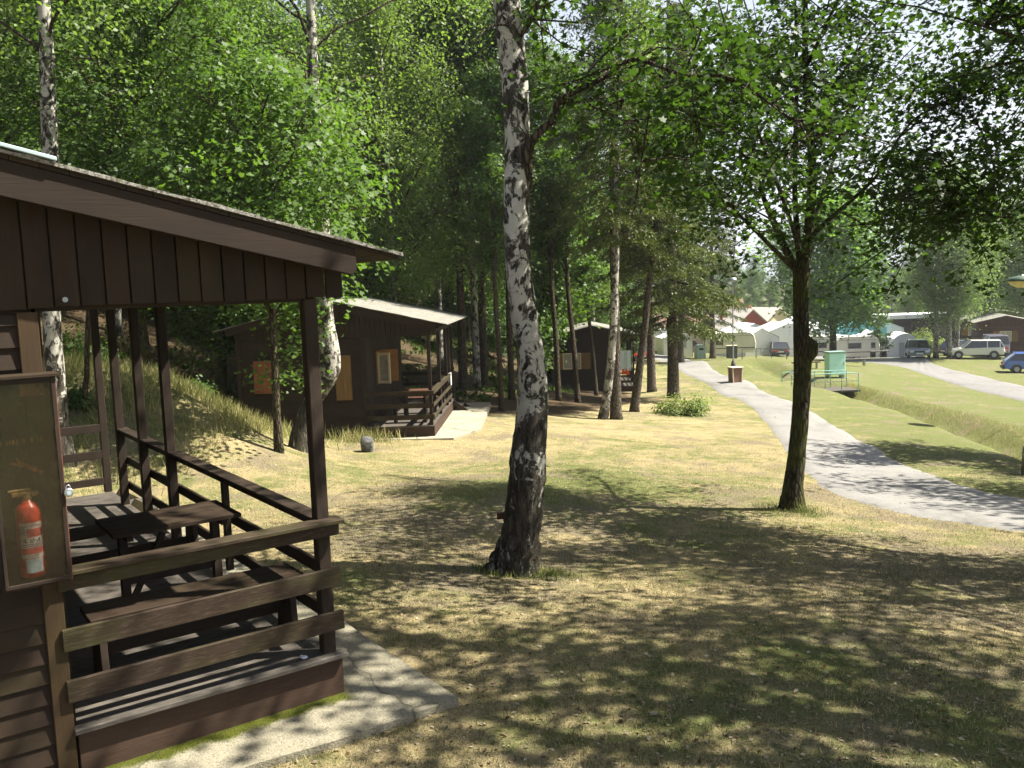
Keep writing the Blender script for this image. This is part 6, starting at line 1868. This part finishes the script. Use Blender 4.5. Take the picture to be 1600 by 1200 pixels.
# cars
def paint(name, col, rough=.25):
    m, nt, out = new_mat(name); t = NT(nt); pb = t.n('ShaderNodeBsdfPrincipled')
    pos = t.n('ShaderNodeTexCoord').outputs['Object']
    t.l(t.mix(t.math('MULTIPLY', t.noise(pos, 3, 4), .35), col, (.30, .28, .24)), pb.inputs['Base Color']); pb.inputs['Roughness'].default_value = rough; pb.inputs['Coat Weight'].default_value = .6; pb.inputs['Metallic'].default_value = .15
    t.l(pb.outputs[0], out.inputs[0]); return m
M['lamp_glass'] = simple_mat('headlight_glass', (.70, .72, .74), .15, 0, .1, 9, 0, .8)
M['tail'] = simple_mat('tail_light_red', (.45, .03, .02), .25, 0, .1, 9, 0, .7)
M['plate'] = simple_mat('number_plate_white', (.72, .72, .70), .5, 0, .03, 9, 0)
M['trimp'] = simple_mat('dark_bumper', (.035, .035, .04), .6, 0, .1, 9)
def car(label, loc, rz, col, kind='saloon', name='parked_car', L=4.2, W=1.7, Hc=1.40, tail_open=False):
    """front faces -y (local)"""
    T = thing(name, label, 'car', loc, rz); pm = paint('car_paint_' + name, col)
    h = L / 2; wl = .86; sill = .28
    if kind == 'saloon': low = [(-h, .42), (-h + .05, .62), (-h + .25, .70), (-h + 1.15, wl), (h - .75, wl + .06), (h - .08, .84), (h, .55), (h - .05, sill + .05), (-h + .1, sill)]; gh = [(-h + 1.05, wl - .02), (-h + 1.75, Hc), (h - 1.45, Hc), (h - .72, wl + .02)]
    elif kind == 'hatch': low = [(-h, .42), (-h + .05, .62), (-h + .2, .70), (-h + .95, wl), (h - .12, wl + .06), (h, .55), (h - .05, sill + .05), (-h + .1, sill)]; gh = [(-h + .85, wl - .02), (-h + 1.5, Hc), (h - .75, Hc), (h - .12, wl + .02)]
    elif kind == 'estate': low = [(-h, .42), (-h + .05, .62), (-h + .25, .72), (-h + 1.15, wl), (h - .08, wl + .06), (h, .55), (h - .05, sill + .05), (-h + .1, sill)]; gh = [(-h + 1.05, wl - .02), (-h + 1.7, Hc), (h - .35, Hc), (h - .06, wl + .02)]
    else: low = [(-h, .5), (-h + .02, .95), (-h + .3, 1.05), (-h + .95, 1.12), (h - .03, 1.15), (h, .6), (h - .05, sill + .1), (-h + .1, sill + .08)]; gh = [(-h + .8, 1.10), (-h + 1.25, Hc), (h - .12, Hc), (h - .03, 1.12)]
    n = 7
    def loft(pr, wf, name_, mat, bev=.03):
        # section across x with rounded flanks
        mb = MB(); m = len(pr); xs = [-1, -.96, -.85, .85, .96, 1]; shrink = [.93, .985, 1.0, 1.0, .985, .93]
        cx = sum(p[0] for p in pr) / m; cz_ = sum(p[1] for p in pr) / m; b0 = len(mb.v)
        for xx, sh in zip(xs, shrink):
            for (y, z) in pr: mb.v.append((xx * wf(z), cx + (y - cx) * sh, cz_ + (z - cz_) * sh))
        for i in range(len(xs) - 1):
            for k in range(m):
                k2 = (k + 1) % m; mb.f.append((b0 + i * m + k, b0 + i * m + k2, b0 + (i + 1) * m + k2, b0 + (i + 1) * m + k)); mb.m.append(0); mb.uv += [(0, 0)] * 4
        for i in (0, len(xs) - 1): mb.f.append(tuple(b0 + i * m + k for k in range(m))); mb.m.append(0); mb.uv += [(0, 0)] * m
        return mb.build(name_, mat, T, bevel=bev, smooth=False)
    hw = W / 2
    loft(low, lambda z: hw, 'body', pm, .05)
    top = gh[1][1]; bot = gh[0][1]
    fw = lambda z: hw * (.97 - .17 * (z - bot) / (top - bot))
    # glasshouse: dark glass block, painted roof and pillars
    mb = MB()
    c = []
    g = gh
    def P3(sx, i, ins=0.0):
        y, z = g[i]; return (sx * (fw(z) - ins), y, z)
    for sx in (-1, 1): c += [P3(sx, 0), P3(sx, 1), P3(sx, 2), P3(sx, 3)]
    mb.poly(c[0:4]); mb.poly(c[4:8][::-1]); mb.poly([c[0], c[1], c[5], c[4]]); mb.poly([c[2], c[3], c[7], c[6]]); mb.poly([c[1], c[2], c[6], c[5]]); mb.poly([c[0], c[3], c[7], c[4]])
    mb.build('windows', M['glass'], T)
    mb = MB(); yr0, zr0 = g[1]; yr1, zr1 = g[2]
    mb.extrude([(-fw(zr0) - .015, 0), (fw(zr0) + .015, 0), (fw(zr0) - .08, .055), (-fw(zr0) + .08, .055)], 1, yr0 - .04, yr1 + .04)
    for i in range(len(mb.v)): mb.v[i] = (mb.v[i][0], mb.v[i][1], mb.v[i][2] + zr0 - .012)
    mb.build('roof', pm, T, bevel=.02)
    mb = MB()
    for sx in (-1, 1):
        for (i, j) in ((0, 1), (3, 2)):
            a = Vector(P3(sx, i, -.012)); b = Vector(P3(sx, j, -.012)); mb.beam(a, b, .07, .06, (sx, 0, .2))
        ym = (g[1][0] + g[2][0]) / 2 + .1; mb.beam((sx * (fw(bot) + .006), ym, bot), (sx * (fw(top) + .006), ym, top), .07, .04, (sx, 0, .2))
        if kind in ('estate', 'van', 'suv'): ym += .9; mb.beam((sx * (fw(bot) + .006), ym, bot), (sx * (fw(top) + .006), ym, top), .07, .04, (sx, 0, .2))
    mb.build('pillars', pm, T)
    for sy, nm in ((-1, 'front'), (1, 'rear')):
        mb = MB(); mb.box((-hw + .02, sy * h - .10 if sy < 0 else h - .06, .30), (hw - .02, sy * h + .06 if sy < 0 else h + .08, .52)); mb.build('bumper', M['trimp'] if kind != 'saloon' else pm, T, bevel=.03)
        mb = MB(); mb.box((-.26, sy * (h + .10) - .01, .42 if sy < 0 else .50), (.26, sy * (h + .10) + .01, .53 if sy < 0 else .61)); mb.build('number_plate', M['plate'], T)
        for sx in (-1, 1):
            mb = MB(); zc = .62 if kind not in ('suv', 'van') else .82
            mb.box((sx * (hw - .30) - .17, sy * (h - .01) - .05, zc - .07), (sx * (hw - .30) + .17, sy * (h - .01) + .05, zc + .09)); mb.build('headlight' if sy < 0 else 'tail_light', M['lamp_glass'] if sy < 0 else M['tail'], T, bevel=.02)
    mb = MB(); mb.box((-.45, -h - .035, .56), (.45, -h + .04, .68)); mb.build('grille', M['trimp'], T)
    for sx in (-1, 1):
        mb = MB(); mb.box((sx * (hw + .04) - .09, g[0][0] + .25, wl + .02), (sx * (hw + .04) + .09, g[0][0] + .38, wl + .16)); mb.build('wing_mirror', M['trimp'], T, bevel=.02)
        for yy in (-h + .78, h - .80):
            w = thing('wheel', None, None, (sx * (hw - .10), yy, .30)); w.parent = T
            mb = MB(); mb.tube([(-.10, 0, 0), (-.09, 0, 0), (.09, 0, 0), (.10, 0, 0)], [.27, .305, .305, .27], 20); mb.build('tyre', M['black'], w)
            mb = MB(); mb.tube([(sx * .09, 0, 0), (sx * .112, 0, 0)], [.19, .16], 14); mb.build('rim', M['metal'], w)
            mb = MB(); arch = [(yy + .36 * math.cos(a), .30 + .36 * math.sin(a)) for a in np.linspace(0, PI, 11)]; mb.extrude(arch, 0, sx * (hw - .06), sx * (hw + .006)); mb.build('wheel_arch', M['trimp'], T)
    if tail_open:
        a = Vector((0, g[2][0], g[2][1] + .05)); mb = MB(); mb.beam(a, a + Vector((0, .95, .55)), 1.25, .06, (0, -.5, .86)); mb.build('open_tailgate', M['glass'], T)
    return T
car('teal saloon car driving towards the viewer on the second road', far(1437, 75), rad(-20), (.10, .17, .17), 'saloon', 'moving_car', 4.3, 1.72, 1.42)
car('white estate car with grey bumpers parked behind the birches', far(1528, 72), rad(-112), (.72, .72, .68), 'estate', 'parked_car', 4.1, 1.66, 1.43)
car('dark blue hatchback with open tailgate behind the birch trunks', far(1510, 78), rad(100), (.03, .035, .09), 'hatch', 'parked_car', 3.9, 1.66, 1.42, True)
car('silver blue off-road car half hidden by the reddish brown cabin', far(1557, 74), rad(163), (.20, .20, .28), 'suv', 'parked_car', 3.8, 1.62, 1.8)
car('bright blue hatchback at the right edge on the grass', far(1618, 62.5), rad(68), (.02, .12, .50), 'hatch', 'parked_car', 3.7, 1.62, 1.40)
car('dark car parked beneath the white marquee behind the pipe fence', far(1218, 90), rad(172), (.05, .05, .055), 'hatch', 'parked_car', 4.0, 1.7, 1.42)
car('dark red off-road car beside the plain white awning tent', far(1079, 96), rad(80), (.13, .03, .035), 'suv', 'parked_car', 3.6, 1.65, 1.65)
car('red car behind the leaning spruce and the farther cabin', far(1007, 74), rad(170), (.50, .03, .03), 'hatch', 'parked_car', 4.0, 1.7, 1.42)
# cream birdhouse-like wooden tag on the big birch
tg = MB(); tg.box((-.05, -.02, -.035), (.05, .02, .035))
pp = at_depth(784, 806, BY); o = tg.build('wooden_block', M['wood_red'], None, bevel=.004); o.location = (pp.x, pp.y, pp.z); tag(o, 'small reddish wooden block nailed to the left side of the big birch trunk', 'wooden block')

# ---------------------------------------------------------------- the air
def haze():
    mb = MB(); mb.extrude([(-340, -60), (420, -60), (420, 560), (-340, 560)], 2, -10.5, 62)
    m, nt, out = new_mat('summer_haze'); v = nt.nodes.new('ShaderNodeVolumePrincipled')
    v.inputs['Color'].default_value = (.92, .96, 1.0, 1); v.inputs['Density'].default_value = HAZE_D; v.inputs['Anisotropy'].default_value = .35
    nt.links.new(v.outputs[0], out.inputs['Volume'])
    o = mb.build('haze', m); tag(o, 'thin pale summer haze in the air', 'haze', kind='stuff')
HAZE_D = .0004
haze()
